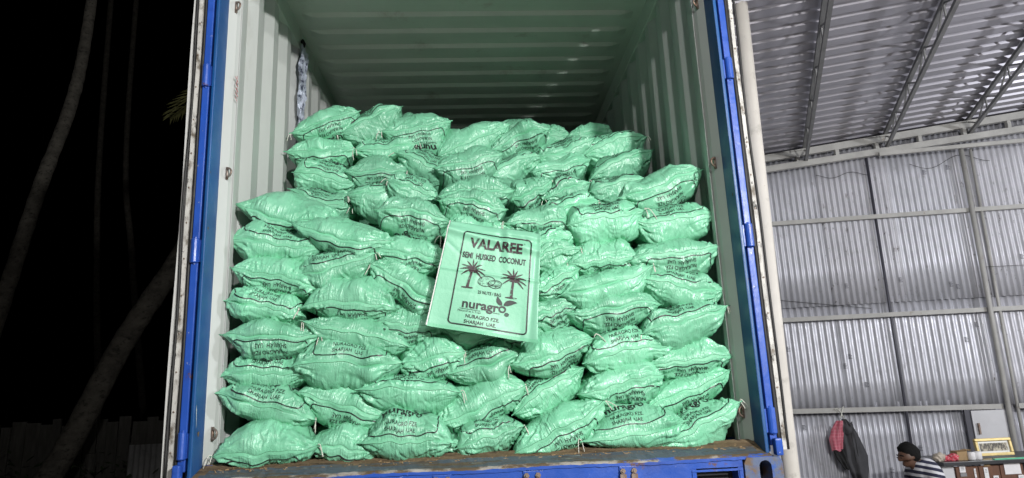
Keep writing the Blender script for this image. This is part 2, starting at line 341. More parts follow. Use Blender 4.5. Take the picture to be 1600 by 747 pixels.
# roof sheet with pressed cross ribs, fading out towards the rails
ys = []; zs = []
y = 0.09
while y < CLEN:
    for dy, dz in ((0, 0), (0.105, 0), (0.122, -0.026), (0.188, -0.026)):
        ys.append(y + dy); zs.append(dz)
    y += 0.212
xs = [-1.17, -1.10, -1.04, -1.0, 0, 1.0, 1.04, 1.10, 1.17]; fx = [0, 0, 0.75, 1, 1, 1, 0.75, 0, 0]
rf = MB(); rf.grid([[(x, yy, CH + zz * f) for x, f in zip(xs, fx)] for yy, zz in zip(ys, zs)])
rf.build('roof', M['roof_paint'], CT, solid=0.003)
fl = MB(); fl.box(-1.165, 1.165, 0.125, CLEN, -0.05, -0.006); fl.build('floor', M['plywood'], CT)
ew = MB(); ew.box(-1.2, 1.2, CLEN, CLEN + 0.05, -0.1, 2.75); ew.build('end_wall', M['white_paint'], CT)
hd = MB(); hd.box(-1.17, 1.17, -0.03, 0.085, 2.44, 2.90, bev=0.008); hd.build('door_header', M['blue'], CT)

for sx in (-1, 1):
    def bx(m, a, b, y0, y1, z0, z1, mi=0, bev=0.0): m.box(min(sx * a, sx * b), max(sx * a, sx * b), y0, y1, z0, z1, mi, bev)
    p = MB(); bx(p, 1.208, 1.2245, -0.030, 0.105, -0.05, 2.62, 0, 0.005)   # return of the J-bar with its rounded front edge
    bx(p, 1.2255, 1.262, 0.045, 0.10, -0.05, 2.62, 0)
    post = p.build('corner_post', M['teal_blue'], CT)
    q = MB(); pv = [(1.1665, 0.19), (1.168, 0.165), (1.1745, 0.150), (1.180, 0.130), (1.2075, 0.085), (1.2075, 0.16)]
    q.grid([[(sx * a, c, z) for a, c in pv] for z in (-0.003, 0.8, 1.7, 2.62)])
    q.build('inner_post', M['white_paint'], CT)
    for z in (0.125, 1.32, 2.2):
        g = MB(); pts = [(sx * (1.178 - 0.022 * math.sin(a)), 0.105 - 0.012 * math.sin(a), z + 0.022 * math.cos(a)) for a in np.linspace(0, math.pi, 9)]
        g.tube(pts, 0.005, 6); g.tube([(sx * 1.182, 0.115, z - 0.03), (sx * 1.182, 0.115, z + 0.03)], 0.007, 6)
        g.build('lashing_ring', M['steel'], CT, smooth=True)
    # folded-back door: leaf, hinges, gasket strips along its edge
    d = MB(); bx(d, 1.2415, 1.273, -0.012, 1.16, -0.02, 2.585, 0, 0.004)
    door = d.build('door', M['blue'], CT)
    g = MB()
    bx(g, 1.274, 1.2935, 0.004, 0.07, -0.015, 2.58)
    gz = np.linspace(-0.04, 2.58, 40)
    for a in (1.3215,):
        pts = [(sx * (a + 0.0025 * math.sin(z * 7.0)), -0.006 + 0.006 * math.sin(z * 5 + sx), z) for z in gz]
        g.tube(pts, 0.0062, 6)
    g.tube([(sx * (1.2835 + 0.0015 * math.sin(z * 9)), 0.0, z) for z in gz], 0.0085, 6)
    g.build('gasket', M['rubber'], door, smooth=True)
    s = MB(); s.grid([[(sx * (x + 0.0015 * math.sin(z * 6 + 1)), yy + 0.002 * math.sin(z * 11), z) for x, yy in ((1.294, 0.012), (1.2965, -0.004), (1.3125, -0.004), (1.315, 0.012))] for z in gz])
    st = s.build('gasket_strip', M['strip'], door, solid=0.002)
    for z in np.arange(0.06, 2.55, 0.165):
        k = MB(); k.lathe((0, 0, 0), [(0.0042, 0), (0.0042, 0.002), (0.0025, 0.003)], 8)
        o = k.build('screw', M['steel'], st); o.location = (sx * 1.3045, -0.0055, float(z)); o.rotation_euler = (R(90), 0, 0)
    w = MB() if sx < 0 else None
    if w: w.grid([[(sx * (x + 0.003 * math.sin(z * 4.2)), yy, z) for x, yy in ((1.331, 0.03), (1.333, -0.002), (1.3405, 0.0), (1.342, 0.05))] for z in gz])
    if w: w.build('gasket_lip', M['lip'], door, solid=0.002)
    for z in (0.085, 0.918, 1.762, 2.50):
        h = MB(); h.lathe((sx * 1.257, -0.014, z - 0.055), [(0.0165, 0), (0.0185, 0.004), (0.0185, 0.106), (0.0165, 0.11)], 14)
        bx(h, 1.2255, 1.246, -0.010, 0.03, z - 0.05, z + 0.05); bx(h, 1.252, 1.276, -0.016, -0.0125, z - 0.045, z + 0.045)
        h.lathe((sx * 1.257, -0.010, z - 0.062), [(0.007, 0), (0.007, 0.125)], 8)
        h.build('hinge', M['blue'], door, smooth=False)

# sill: sloping worn plate, front beam, cam keepers, pocket, corner castings
pl = MB(); rows = []
for yy, zz in ((0.135, -0.001), (0.11, 0.001), (0.078, -0.012), (0.05, -0.022), (0.0, -0.038), (-0.034, -0.048), (-0.044, -0.053), (-0.050, -0.060), (-0.050, -0.072)):
    rows.append([(x, yy + (0.0015 * math.sin(x * 23) if yy < -0.03 else 0), zz + 0.002 * math.sin(x * 9 + yy * 30) + 0.0012 * rng.normal()) for x in np.linspace(-1.225, 1.225, 120)])
for r_, mi in zip(range(len(rows) - 1), (0, 0, 0, 1, 1, 2, 2, 3)):
    xa = [p[0] for p in rows[r_]]
    for k_ in range(len(xa) - 1):
        edge = abs(xa[k_]) > 1.205 - 0.9 * (rows[r_][0][1] - 0.0) * 0 - 0.10 * (r_ < 5) * (1 - r_ / 5) and mi
        pl.add([rows[r_][k_], rows[r_][k_ + 1], rows[r_ + 1][k_ + 1], rows[r_ + 1][k_]], [(0, 1, 2, 3)], 0 if edge else mi)
pl.build('sill_plate', [M['sill'], M['sill_worn'], M['sill_scrape'], M['blue']], CT)
fb = MB()
for x0, x1, z0, z1 in ((-1.13, 0.865, -0.32, -0.066), (0.865, 1.095, -0.098, -0.066), (0.865, 0.893, -0.32, -0.099), (1.073, 1.095, -0.32, -0.099)):
    fb.box(x0, x1, -0.044, 0.06, z0, z1)
fb.box(0.873, 1.088, -0.049, -0.0445, -0.112, -0.103); fb.box(0.873, 0.884, -0.049, -0.0445, -0.30, -0.113); fb.box(1.078, 1.088, -0.049, -0.0445, -0.30, -0.113)
fb.build('sill_beam', M['blue'], CT)
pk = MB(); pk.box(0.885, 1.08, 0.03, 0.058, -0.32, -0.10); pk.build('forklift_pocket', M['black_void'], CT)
for x in (-0.62, -0.18, 0.195, 0.60):
    k = MB(); k.box(x - 0.038, x + 0.038, -0.052, -0.0445, -0.14, -0.074, bev=0.002)
    ke = k.build('cam_keeper', M['blue'], CT)
    for dx in (-0.024, 0.024):
        b = MB(); b.lathe((0, 0, 0), [(0.012, 0), (0.012, 0.010), (0.006, 0.010), (0.006, 0.017)], 6); b.box(-0.013, 0.013, -0.032, -0.012, 0, 0.012)
        o = b.build('bolt', M['steel'], ke); o.location = (x + dx, -0.0525, -0.092); o.rotation_euler = (R(90), 0, 0)
for sx in (-1, 1):                                            # corner casting with an oval aperture
    bm = bmesh.new()
    hw, zt, zb = 0.083, -0.062, -0.24; cx = sx * 1.182
    oc, oz, orx, orh = sx * 1.189, -0.125, 0.027, 0.05
    outer = []; inner = []
    N = 28
    for i in range(N):
        a = 2 * math.pi * i / N; c, s_ = math.cos(a), math.sin(a)
        inner.append((oc + orx * c, oz + (orh - orx) * (1 if s_ > 0.01 else -1 if s_ < -0.01 else 0) + orx * s_))
        t = min(hw / max(abs(c), 1e-6), ((zt - zb) / 2) / max(abs(s_), 1e-6)); outer.append((cx + c * t, (zt + zb) / 2 + s_ * t))
    m = MB()
    for (ya, yb) in ((-0.056, 0.05),):
        v = [(x, ya, z) for x, z in outer] + [(x, ya, z) for x, z in inner] + [(x, yb, z) for x, z in outer] + [(x, yb, z) for x, z in inner]
        f = []
        for i in range(N):
            j = (i + 1) % N
            f += [(i, j, N + j, N + i), (N + i, N + j, 3 * N + j, 3 * N + i), (j, i, 2 * N + i, 2 * N + j)]
        m.add(v, f)
    m.build('corner_casting', M['rust'], CT)
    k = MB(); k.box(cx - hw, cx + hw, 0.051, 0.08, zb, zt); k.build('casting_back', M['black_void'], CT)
    # blue lug standing on the corner, beside the door foot
    k = MB(); k.box(min(sx * 1.243, sx * 1.275), max(sx * 1.243, sx * 1.275), -0.06, -0.02, -0.06, 0.012, bev=0.008); k.build('post_lug', M['blue'], CT)
for x, y_, z, w_, h_ in ((-1.2068, 0.02, 0.13, 0.02, 0.022), (-1.2068, -0.01, 1.02, 0.012, 0.014), (1.2068, 0.0, 1.12, 0.012, 0.018)):
    m = MB(); t_ = np.linspace(0, 2 * math.pi, 11)[:-1]
    m.add([(x, y_ + w_ / 2 * math.cos(a) * (1 + 0.25 * math.sin(3 * a)), z + h_ / 2 * math.sin(a) * (1 + 0.2 * math.cos(5 * a))) for a in t_], [tuple(range(10))]); m.build('rust_patch', M['sill'], CT)
m = MB(); V, F = strip2d([(-0.005, 0.155), (-0.012, 0.20), (-0.016, 0.235), (-0.017, 0.25)], [0.001, 0.004, 0.005, 0.001]); m.add([(-1.2066, a, c) for a, c in V], F); m.build('scratch', M['lip'], CT)
# grit and straw on the sill
deb = MB()
for i in range(420):
    x = rng.uniform(-1.14, 1.16); yy = rng.uniform(0.02, 0.14); l_ = rng.uniform(0.004, 0.02); a = rng.uniform(0, 3.14)
    z = -0.028 + 0.24 * (yy - 0.03) if yy < 0.13 else 0.0
    deb.beam((x, yy, z), (x + l_ * math.cos(a), yy + l_ * math.sin(a) * 0.4, z + rng.uniform(-0.002, 0.004)), 0.003, 0.003)
tag(deb.build('straw_litter', M['cardboard']), kind='stuff')

# red scrawl on the left wall, crinkled strip hanging deeper in
sc = MB()
strokes = [[(0.10, 1.815), (0.15, 1.80)], [(0.128, 1.83), (0.12, 1.775)], [(0.11, 1.785), (0.145, 1.775)], [(0.11, 1.76), (0.15, 1.752)], [(0.13, 1.765), (0.125, 1.72)], [(0.115, 1.735), (0.15, 1.728)], [(0.112, 1.71), (0.145, 1.70)]]
for s_ in strokes:
    V, F = strip2d(s_, 0.006); sc.add([(-1.1635, a, b) for a, b in V], F)
sc.build('red_scrawl', M['red_mark'], CT)
fo = MB(); rows = []
for i, z in enumerate(np.linspace(2.60, 1.80, 34)):
    rows.append([(-1.135 + 0.012 * math.sin(z * 25 + j * 2) + rng.normal() * 0.004, 1.20 + 0.022 * j + 0.02 * math.sin(z * 5) , z) for j in range(8)])
fo.grid(rows); fo_o = fo.build('desiccant_strip', M['foil'], None, solid=0.004)
tag(fo_o, 'crinkled silver strip hanging from the rail on the left container wall', 'strip')
k = MB(); k.tube([(-1.14, 1.27, 2.60), (-1.13, 1.26, 2.63), (-1.145, 1.27, 2.66), (-1.155, 1.28, 2.65)], 0.012, 6); k.build('knot', M['black_cloth'], fo_o, smooth=True)

# ------------------------------------------------------------------ lettering
_tc = {}
def text2d(s, size=1.0, bold=0.0, sx=1.0, space=1.0):
    key = (s, bold, space)
    if key not in _tc:
        cu = bpy.data.curves.new('t', 'FONT'); cu.body = s; cu.resolution_u = 3; cu.offset = bold; cu.space_character = space; cu.align_x = 'CENTER'
        ob = bpy.data.objects.new('t', cu); COL.objects.link(ob)
        me = bpy.data.meshes.new_from_object(ob)
        me.calc_loop_triangles()
        V = np.array([v.co[:2] for v in me.vertices]); F = np.array([t.vertices[:] for t in me.loop_triangles])
        bpy.data.objects.remove(ob); bpy.data.curves.remove(cu); bpy.data.meshes.remove(me)
        _tc[key] = (V, F)
    V, F = _tc[key]
    return V * np.array([size * sx, size]), F
def fit_text(s, cx, base, width, cap, bold=0.0, skew=0.0):
    """lettering centred on cx, standing on base, with the given total width and cap height"""
    V, F = text2d(s, 1, bold); V = V.copy()
    w = V[:, 0].max() - V[:, 0].min(); V[:, 0] = (V[:, 0] - (V[:, 0].max() + V[:, 0].min()) / 2) * width / w + cx
    V[:, 1] = V[:, 1] * cap / 0.70 + base; V[:, 0] += (V[:, 1] - base) * skew
    return V, F
def round_frame(x0, x1, y0, y1, r, wid, step=0.008, open_top=False):
    pts = []
    def line(a, b):
        k = max(2, int(np.hypot(b[0] - a[0], b[1] - a[1]) / step)); return [(a[0] + (b[0] - a[0]) * t, a[1] + (b[1] - a[1]) * t) for t in np.linspace(0, 1, k, endpoint=False)]
    def arc(cx, cy, a0, a1): return [(cx + r * math.cos(a), cy + r * math.sin(a)) for a in np.linspace(a0, a1, 7, endpoint=False)]
    pts += line((x0, y1 - r), (x0, y0 + r)) + arc(x0 + r, y0 + r, math.pi, 1.5 * math.pi)
    pts += line((x0 + r, y0), (x1 - r, y0)) + arc(x1 - r, y0 + r, 1.5 * math.pi, 2 * math.pi)
    pts += line((x1, y0 + r), (x1, y1 - r))
    if not open_top:
        pts += arc(x1 - r, y1 - r, 0, 0.5 * math.pi) + line((x1 - r, y1), (x0 + r, y1)) + arc(x0 + r, y1 - r, 0.5 * math.pi, math.pi) + [(x0, y1 - r)]
    else: pts += [(x1, y1 - r)]
    return strip2d(pts, wid)
def leaf2d(x, y, L, wd, ang):
    t = np.linspace(0, 1, 9); w = wd * np.sin(np.pi * t ** 0.8); V, F = strip2d(np.stack([t * L, 0.12 * L * np.sin(np.pi * t)], 1), w)
    c, s = math.cos(ang), math.sin(ang); return np.stack([x + V[:, 0] * c - V[:, 1] * s, y + V[:, 0] * s + V[:, 1] * c], 1), F
def logo(cx, base, w):
    """the lower-case trader's word with two leaves over its last letter"""
    it = [fit_text('nuragr', cx - 0.085 * w, base, w * 0.83, w * 0.215, 0.026)]
    a = np.linspace(0, 2 * np.pi, 17); ox, oy = cx + 0.41 * w, base + 0.085 * w
    it.append(strip2d(np.stack([ox + 0.068 * w * np.cos(a), oy + 0.068 * w * np.sin(a)], 1), 0.04 * w))
    it.append(leaf2d(ox + 0.02 * w, oy + 0.10 * w, 0.33 * w, 0.13 * w, 0.35)); it.append(leaf2d(ox - 0.01 * w, oy + 0.10 * w, 0.25 * w, 0.11 * w, 2.1))
    return it

BAGPRINT = []
BAGPRINT.append(round_frame(-0.148, 0.148, 0.030, 0.36, 0.016, 0.0046, open_top=True))
BAGPRINT.append(fit_text('SHARJAH  UAE', -0.01, 0.043, 0.127, 0.0165, 0.008))
BAGPRINT.append(fit_text('NURAGRO FZE.', -0.005, 0.070, 0.137, 0.0165, 0.008))
BAGPRINT.append(fit_text('Natural as a Tree', -0.045, 0.099, 0.085, 0.0085, 0.0))
BAGPRINT.append(strip2d([(-0.09, 0.108), (-0.05, 0.108), (0.0, 0.108)], 0.002))
BAGPRINT += logo(0.0, 0.116, 0.165)
BP_V, BP_F = join2d(BAGPRINT)

# ------------------------------------------------------------------ sacks
LAYERS = [
 ('bottom layer on the sill', [
  (-0.963, 0.13, 0.056, 0.222, -1.4, 0.11, 0.068, 'D'),
  (-0.636, 0.16, 0.062, 0.169, -9.9, 0.079, 0.075, 'D'),
  (-0.345, 0.12, 0.067, 0.202, 0.3, 0.117, 0.074, 'U'),
  (-0.163, 0.18, 0.033, 0.07, 8.9, 0.03, 0.044, 'N'),
  (0.024, 0.16, 0.074, 0.157, 15.6, 0.079, 0.081, 'U'),
  (0.339, 0.15, 0.103, 0.238, 25.0, 0.073, 0.104, 'D'),
  (0.672, 0.13, 0.073, 0.239, 8.0, 0.107, 0.076, 'U'),
  (0.995, 0.15, 0.092, 0.208, 24.4, 0.059, 0.095, 'U'),
 ]),
 ('second layer up', [
  (-0.967, 0.13, 0.235, 0.225, -17.6, 0.089, 0.077, 'U'),
  (-0.613, 0.16, 0.225, 0.232, -19.9, 0.082, 0.092, 'D'),
  (-0.329, 0.11, 0.276, 0.225, -3.3, 0.058, 0.107, 'U'),
  (-0.009, 0.15, 0.194, 0.224, 21.8, 0.109, 0.075, 'D'),
  (0.306, 0.17, 0.253, 0.194, 30.6, 0.065, 0.098, 'U'),
  (0.637, 0.13, 0.266, 0.2, 11.9, 0.082, 0.092, 'D'),
  (0.943, 0.17, 0.225, 0.235, 19.9, 0.069, 0.089, 'D'),
 ]),
 ('third layer up', [
  (-0.968, 0.16, 0.375, 0.212, -0.7, 0.086, 0.054, 'U'),
  (-0.605, 0.12, 0.403, 0.244, -6.5, 0.107, 0.105, 'U'),
  (-0.228, 0.15, 0.414, 0.157, 12.3, 0.084, 0.103, 'D'),
  (0.008, 0.16, 0.39, 0.189, 15.8, 0.093, 0.087, 'U'),
  (0.328, 0.13, 0.427, 0.199, 21.7, 0.102, 0.088, 'D'),
  (0.689, 0.14, 0.401, 0.215, 8.1, 0.114, 0.075, 'U'),
  (0.971, 0.16, 0.354, 0.214, 6.6, 0.091, 0.064, 'D'),
 ]),
 ('fourth layer up', [
  (-0.953, 0.13, 0.547, 0.215, -3.6, 0.061, 0.103, 'D'),
  (-0.573, 0.14, 0.542, 0.252, -11.0, 0.079, 0.09, 'N'),
  (-0.329, 0.16, 0.581, 0.155, -8.6, 0.089, 0.102, 'D'),
  (-0.036, 0.19, 0.54, 0.153, 0.8, 0.107, 0.073, 'U'),
  (0.186, 0.19, 0.547, 0.116, 9.2, 0.097, 0.081, 'D'),
  (0.352, 0.17, 0.619, 0.125, 17.9, 0.058, 0.098, 'D'),
  (0.633, 0.15, 0.618, 0.221, 12.0, 0.061, 0.111, 'D'),
  (0.962, 0.13, 0.553, 0.214, 10.6, 0.075, 0.119, 'U'),
 ]),
 ('fifth layer up', [
  (-0.993, 0.15, 0.674, 0.179, -15.3, 0.092, 0.068, 'U'),
  (-0.607, 0.14, 0.658, 0.219, -5.4, 0.139, 0.052, 'D'),
  (-0.327, 0.17, 0.77, 0.211, -33.3, 0.103, 0.102, 'D'),
  (-0.06, 0.2, 0.693, 0.122, 1.7, 0.085, 0.084, 'U'),
  (0.163, 0.2, 0.709, 0.131, 4.9, 0.087, 0.092, 'D'),
  (0.362, 0.17, 0.77, 0.129, 25.3, 0.053, 0.087, 'D'),
  (0.61, 0.15, 0.755, 0.237, 13.3, 0.06, 0.114, 'N'),
  (0.977, 0.17, 0.726, 0.209, -12.6, 0.075, 0.107, 'U'),
 ]),
 ('sixth layer up', [
  (-0.952, 0.17, 0.818, 0.209, -14.8, 0.108, 0.086, 'D'),
  (-0.68, 0.17, 0.867, 0.195, 14.7, 0.096, 0.089, 'U'),
  (-0.331, 0.18, 0.904, 0.182, -12.6, 0.101, 0.1, 'D'),
  (-0.048, 0.22, 0.868, 0.132, 1.7, 0.087, 0.102, 'U'),
  (0.186, 0.22, 0.877, 0.133, 1.7, 0.088, 0.102, 'U'),
  (0.37, 0.2, 0.886, 0.135, 12.6, 0.073, 0.076, 'N'),
  (0.603, 0.19, 0.861, 0.171, 4.1, 0.097, 0.055, 'D'),
  (0.959, 0.17, 0.88, 0.226, 3.2, 0.07, 0.126, 'D'),
 ]),
 ('seventh layer up', [
  (-0.968, 0.21, 0.991, 0.22, -9.5, 0.096, 0.091, 'U'),
  (-0.648, 0.17, 1.032, 0.248, -13.0, 0.082, 0.09, 'D'),
  (-0.312, 0.21, 1.112, 0.183, -10.7, 0.077, 0.12, 'D'),
  (-0.004, 0.25, 1.029, 0.174, -3.7, 0.095, 0.09, 'D'),
  (0.368, 0.22, 0.966, 0.124, 11.9, 0.057, 0.05, 'U'),
  (0.636, 0.19, 1.073, 0.193, 6.7, 0.086, 0.121, 'U'),
  (0.985, 0.21, 1.07, 0.204, 11.5, 0.068, 0.122, 'U'),
 ]),
 ('top layer of the front stack', [
  (-0.93, 0.25, 1.159, 0.261, -11.6, 0.113, 0.076, 'D'),
  (-0.021, 0.27, 1.177, 0.169, -14.0, 0.062, 0.113, 'D'),
  (0.296, 0.24, 1.071, 0.16, 2.0, 0.082, 0.072, 'D'),
  (0.475, 0.33, 1.161, 0.161, 9.5, 0.071, 0.07, 'U'),
  (0.944, 0.27, 1.265, 0.232, 21.3, 0.07, 0.121, 'D'),
 ]),
 ('lowest layer of the rear stack', [
  (-0.861, 0.65, 1.35, 0.178, -17.8, 0.062, 0.093, 'U'),
  (-0.53, 0.6, 1.35, 0.172, 4.7, 0.062, 0.113, 'U'),
  (-0.34, 0.55, 1.352, 0.153, -18.0, 0.073, 0.086, 'U'),
  (-0.002, 0.4, 1.276, 0.196, -0.4, 0.084, 0.08, 'D'),
  (0.295, 0.5, 1.319, 0.129, 20.9, 0.08, 0.083, 'D'),
  (0.494, 0.5, 1.309, 0.136, 18.9, 0.065, 0.058, 'U'),
  (0.792, 0.55, 1.352, 0.166, 9.6, 0.042, 0.096, 'U'),
 ]),
 ('second layer of the rear stack', [
  (-0.878, 0.85, 1.529, 0.19, -15.8, 0.119, 0.087, 'U'),
  (-0.581, 0.82, 1.56, 0.181, 1.2, 0.091, 0.106, 'D'),
  (-0.299, 0.88, 1.596, 0.194, -30.6, 0.089, 0.071, 'U'),
  (-0.036, 0.81, 1.606, 0.205, 10.5, 0.077, 0.127, 'D'),
  (0.23, 0.87, 1.591, 0.181, 22.5, 0.071, 0.108, 'U'),
  (0.514, 0.82, 1.567, 0.18, 10.3, 0.059, 0.098, 'D'),
  (0.888, 0.85, 1.575, 0.213, 20.6, 0.066, 0.101, 'U'),
 ]),
 ('third layer of the rear stack', [
  (-0.931, 0.93, 1.734, 0.205, 2.8, 0.097, 0.092, 'D'),
  (-0.543, 0.95, 1.752, 0.195, 4.9, 0.087, 0.087, 'U'),
  (0.003, 0.95, 1.787, 0.246, 22.0, 0.125, 0.094, 'N'),
  (0.28, 0.92, 1.776, 0.199, 25.7, 0.085, 0.119, 'D'),
  (0.567, 0.93, 1.713, 0.193, 20.4, 0.082, 0.098, 'U'),
  (0.884, 0.95, 1.732, 0.21, 17.0, 0.083, 0.119, 'U'),
 ]),
 ('crest of the rear stack', [
  (-0.912, 0.97, 1.933, 0.215, 19.0, 0.106, 0.106, 'D'),
  (-0.639, 0.99, 1.952, 0.207, 28.7, 0.067, 0.127, 'U'),
  (-0.351, 0.95, 1.888, 0.212, 9.8, 0.094, 0.167, 'D'),
 ]),
 ('dim sacks deep in the container', [
  (0.376, 2.1, 2.308, 0.205, -1.1, 0.104, 0.092, 'N'),
  (0.594, 1.7, 2.099, 0.129, 2.2, 0.093, 0.083, 'N'),
  (0.83, 1.5, 2.013, 0.172, 0.4, 0.107, 0.106, 'N'),
  (-0.472, 1.7, 2.203, 0.121, -3.5, 0.085, 0.085, 'N'),
 ]),
]

NS, NF, NBK = 97, 34, 9
def vnoise(rng, x, y, cell):
    """smooth value noise on arrays"""
    gx = x / cell; gy = y / cell; ix = np.floor(gx).astype(int); iy = np.floor(gy).astype(int); fx = gx - ix; fy = gy - iy
    fx = fx * fx * (3 - 2 * fx); fy = fy * fy * (3 - 2 * fy)
    T = rng.uniform(-1, 1, (64, 64)); g = lambda a, b: T[a % 64, b % 64]
    return (g(ix, iy) * (1 - fx) + g(ix + 1, iy) * fx) * (1 - fy) + (g(ix, iy + 1) * (1 - fx) + g(ix + 1, iy + 1) * fx) * fy

def sack_shape(rng, w, ht, hb, L):
    """returns P[side][row, col, 3] with x across, y depth, z up; side 0 = upper cloth, 1 = lower"""
    s = np.linspace(-1, 1, NS); s = np.sign(s) * (1 - (1 - np.abs(s)) ** 1.12)
    sag = rng.normal() * 0.015 * np.cos(np.pi * s / 2) + rng.normal() * 0.012 * np.abs(s) ** 4 * np.sign(s) + 0.007 * np.sin(np.pi * s * rng.uniform(0.8, 2.2) + rng.uniform(0, 6)) * (1 - s ** 2)
    wob = 0.004 * np.sin(s * rng.uniform(9, 16) + rng.uniform(0, 6)) * (1 - s ** 2)
    k = rng.uniform(1.9, 2.9); m = rng.uniform(0.66, 0.95); sk = rng.uniform(-0.16, 0.16)
    se = np.clip((s - sk * (1 - s ** 2)), -1, 1)
    prof = (1 - np.abs(se) ** k) ** m
    q = np.linspace(0, 1, NF) ** 1.0
    out = []
    lumps = [(rng.uniform(-0.8, 0.8) * w, rng.uniform(0.02, 0.24), rng.uniform(0.038, 0.06), rng.uniform(0.005, 0.017)) for _ in range(9)]
    for side, H in ((0, ht), (1, hb)):
        a = 0.15 * (0.30 + 0.70 * np.sqrt(np.maximum(1 - s ** 2, 0)))
        th = q * np.pi / 2; p = 2 / 2.25
        P = np.zeros((NF + NBK, NS, 3)); sg = 1 if side == 0 else -1
        h = H * prof * (1 + 0.10 * np.sin(s * rng.uniform(2.5, 5) + rng.uniform(0, 6)))
        for r in range(NF):
            d = a * (1 - np.cos(th[r]) ** p); n_ = h * np.sin(th[r]) ** p
            P[r, :, 0] = s * w; P[r, :, 1] = d; P[r, :, 2] = sg * n_
        for r in range(NBK):
            t = (r + 1) / NBK
            P[NF + r, :, 0] = s * w * (1 - 0.08 * t); P[NF + r, :, 1] = a + (L - a) * t; P[NF + r, :, 2] = sg * h * max(1 - t ** 2.4, 0) ** 0.6
        seamz = (sag + wob)[None, :] * np.exp(-(P[:, :, 1] / 0.09))
        P[:, :, 2] += seamz
        P[:, :, 1] += (-0.030 + 0.030 * np.abs(s) ** 2.2 + 0.008 * np.sin(3 * s + 1))[None, :]
        # arclength from the seam along every column
        seg = np.linalg.norm(np.diff(P, axis=0), axis=2); V = np.vstack([np.zeros(NS), np.cumsum(seg, axis=0)])
        X = P[:, :, 0]
        D = np.zeros_like(V); mask = np.clip(1.15 - np.abs(s) ** 6, 0, 1)[None, :]
        for (lx, lv, lr, la) in lumps:
            D += la * np.exp(-(((X - lx) / lr) ** 2 + ((V - lv) / lr) ** 2))
        D -= 0.010 * np.exp(-((V - rng.uniform(0.02, 0.06)) / 0.02) ** 2) * np.clip(vnoise(rng, X + 9, V + 9, 0.06), 0, 1)
        D *= mask
        # gathers running off the seam
        lam = rng.uniform(0.017, 0.028); ph = 2.2 * vnoise(rng, X + 5, V + 5, 0.07)
        gat = np.sin(2 * np.pi * (X + 0.35 * V * np.sign(X)) / lam + ph * 2)
        D += 0.0046 * (1 - np.abs(gat)) * np.clip(0.25 + vnoise(rng, X + 3, V * 0.3 + 3, 0.06), 0, 1) * np.exp(-V / 0.06) * np.clip(V / 0.012, 0, 1)
        # creases pulled from the ears and across the belly
        K = 30
        for i in range(K):
            if i < 14:
                e = rng.choice([-1, 1]); x0 = e * w * rng.uniform(0.86, 1.0); v0 = rng.uniform(0.0, 0.03); ang = math.atan2(rng.uniform(0.02, 0.16), -e * rng.uniform(0.10, 0.28)); ln = rng.uniform(0.07, 0.20)
            else:
                x0 = rng.uniform(-0.85, 0.85) * w; v0 = rng.uniform(0.0, 0.12); ang = math.pi / 2 + rng.normal() * 0.55; ln = rng.uniform(0.04, 0.13)
            ca, sa = math.cos(ang), math.sin(ang); u = (X - x0) * ca + (V - v0) * sa; t = -(X - x0) * sa + (V - v0) * ca + 0.006 * np.sin(u * 40 + i)
            wd = rng.uniform(0.004, 0.0085); am = rng.uniform(0.0024, 0.0072)
            env = np.clip(u / (0.25 * ln), 0, 1) * np.clip((ln - u) / (0.5 * ln), 0, 1)
            D += am * env * (0.8 * np.exp(-((t - 1.3 * wd) / wd) ** 2) - np.exp(-(t / (0.8 * wd)) ** 2))
        nz = np.abs(vnoise(rng, X + 2, V + 2, 0.045)); D += 0.0048 * (0.5 - nz) * np.clip(V / 0.02, 0, 1)
        nz = np.abs(vnoise(rng, X * 1.3 + 1, V + 4, 0.019)); D += 0.0015 * (0.5 - nz) * np.clip(V / 0.02, 0, 1)
        du = np.gradient(P, axis=1); dv = np.gradient(P, axis=0); N = np.cross(du, dv) * (1 if side == 0 else -1)
        N /= np.maximum(np.linalg.norm(N, axis=2, keepdims=True), 1e-9)
        N = -N if N[NF // 2, NS // 2, 1] > 0 else N
        P = P + N * (D * np.clip(V / 0.004, 0, 1))[:, :, None]
        if side == 1: P[0] = out[0][0][0]
        out.append((P, N, V))
    return s, out

def sack_point(s, sheet, w, x, v, off):
    """cloth coordinates (x across, v from the seam) -> points lifted off the sheet"""
    P, N, V = sheet
    j = np.interp(x / w, s, np.arange(NS)); j0 = np.clip(np.floor(j).astype(int), 0, NS - 2); fj = j - j0
    rows = np.zeros(len(x))
    for c in np.unique(j0):
        k = j0 == c; rows[k] = np.interp(v[k], V[:, c] * 0.5 + V[:, c + 1] * 0.5, np.arange(V.shape[0]))
    i0 = np.clip(np.floor(rows).astype(int), 0, P.shape[0] - 2); fi = (rows - i0)[:, None]; fj = fj[:, None]
    def bil(A): return (A[i0, j0] * (1 - fj) + A[i0, j0 + 1] * fj) * (1 - fi) + (A[i0 + 1, j0] * (1 - fj) + A[i0 + 1, j0 + 1] * fj) * fi
    n = bil(N); n /= np.maximum(np.linalg.norm(n, axis=1, keepdims=True), 1e-9)
    return bil(P) + n * (np.asarray(off)[:, None] if np.ndim(off) else off)

def sack_quads():
    R_ = NF + NBK
    def q(base, flip):
        i, j = np.meshgrid(np.arange(R_ - 1), np.arange(NS - 1), indexing='ij'); a = base + i * NS + j
        Q = np.stack([a, a + 1, a + NS + 1, a + NS], -1).reshape(-1, 4); return Q[:, ::-1] if flip else Q
    return np.concatenate([q(0, False), q(R_ * NS, True)])
SQ = sack_quads()

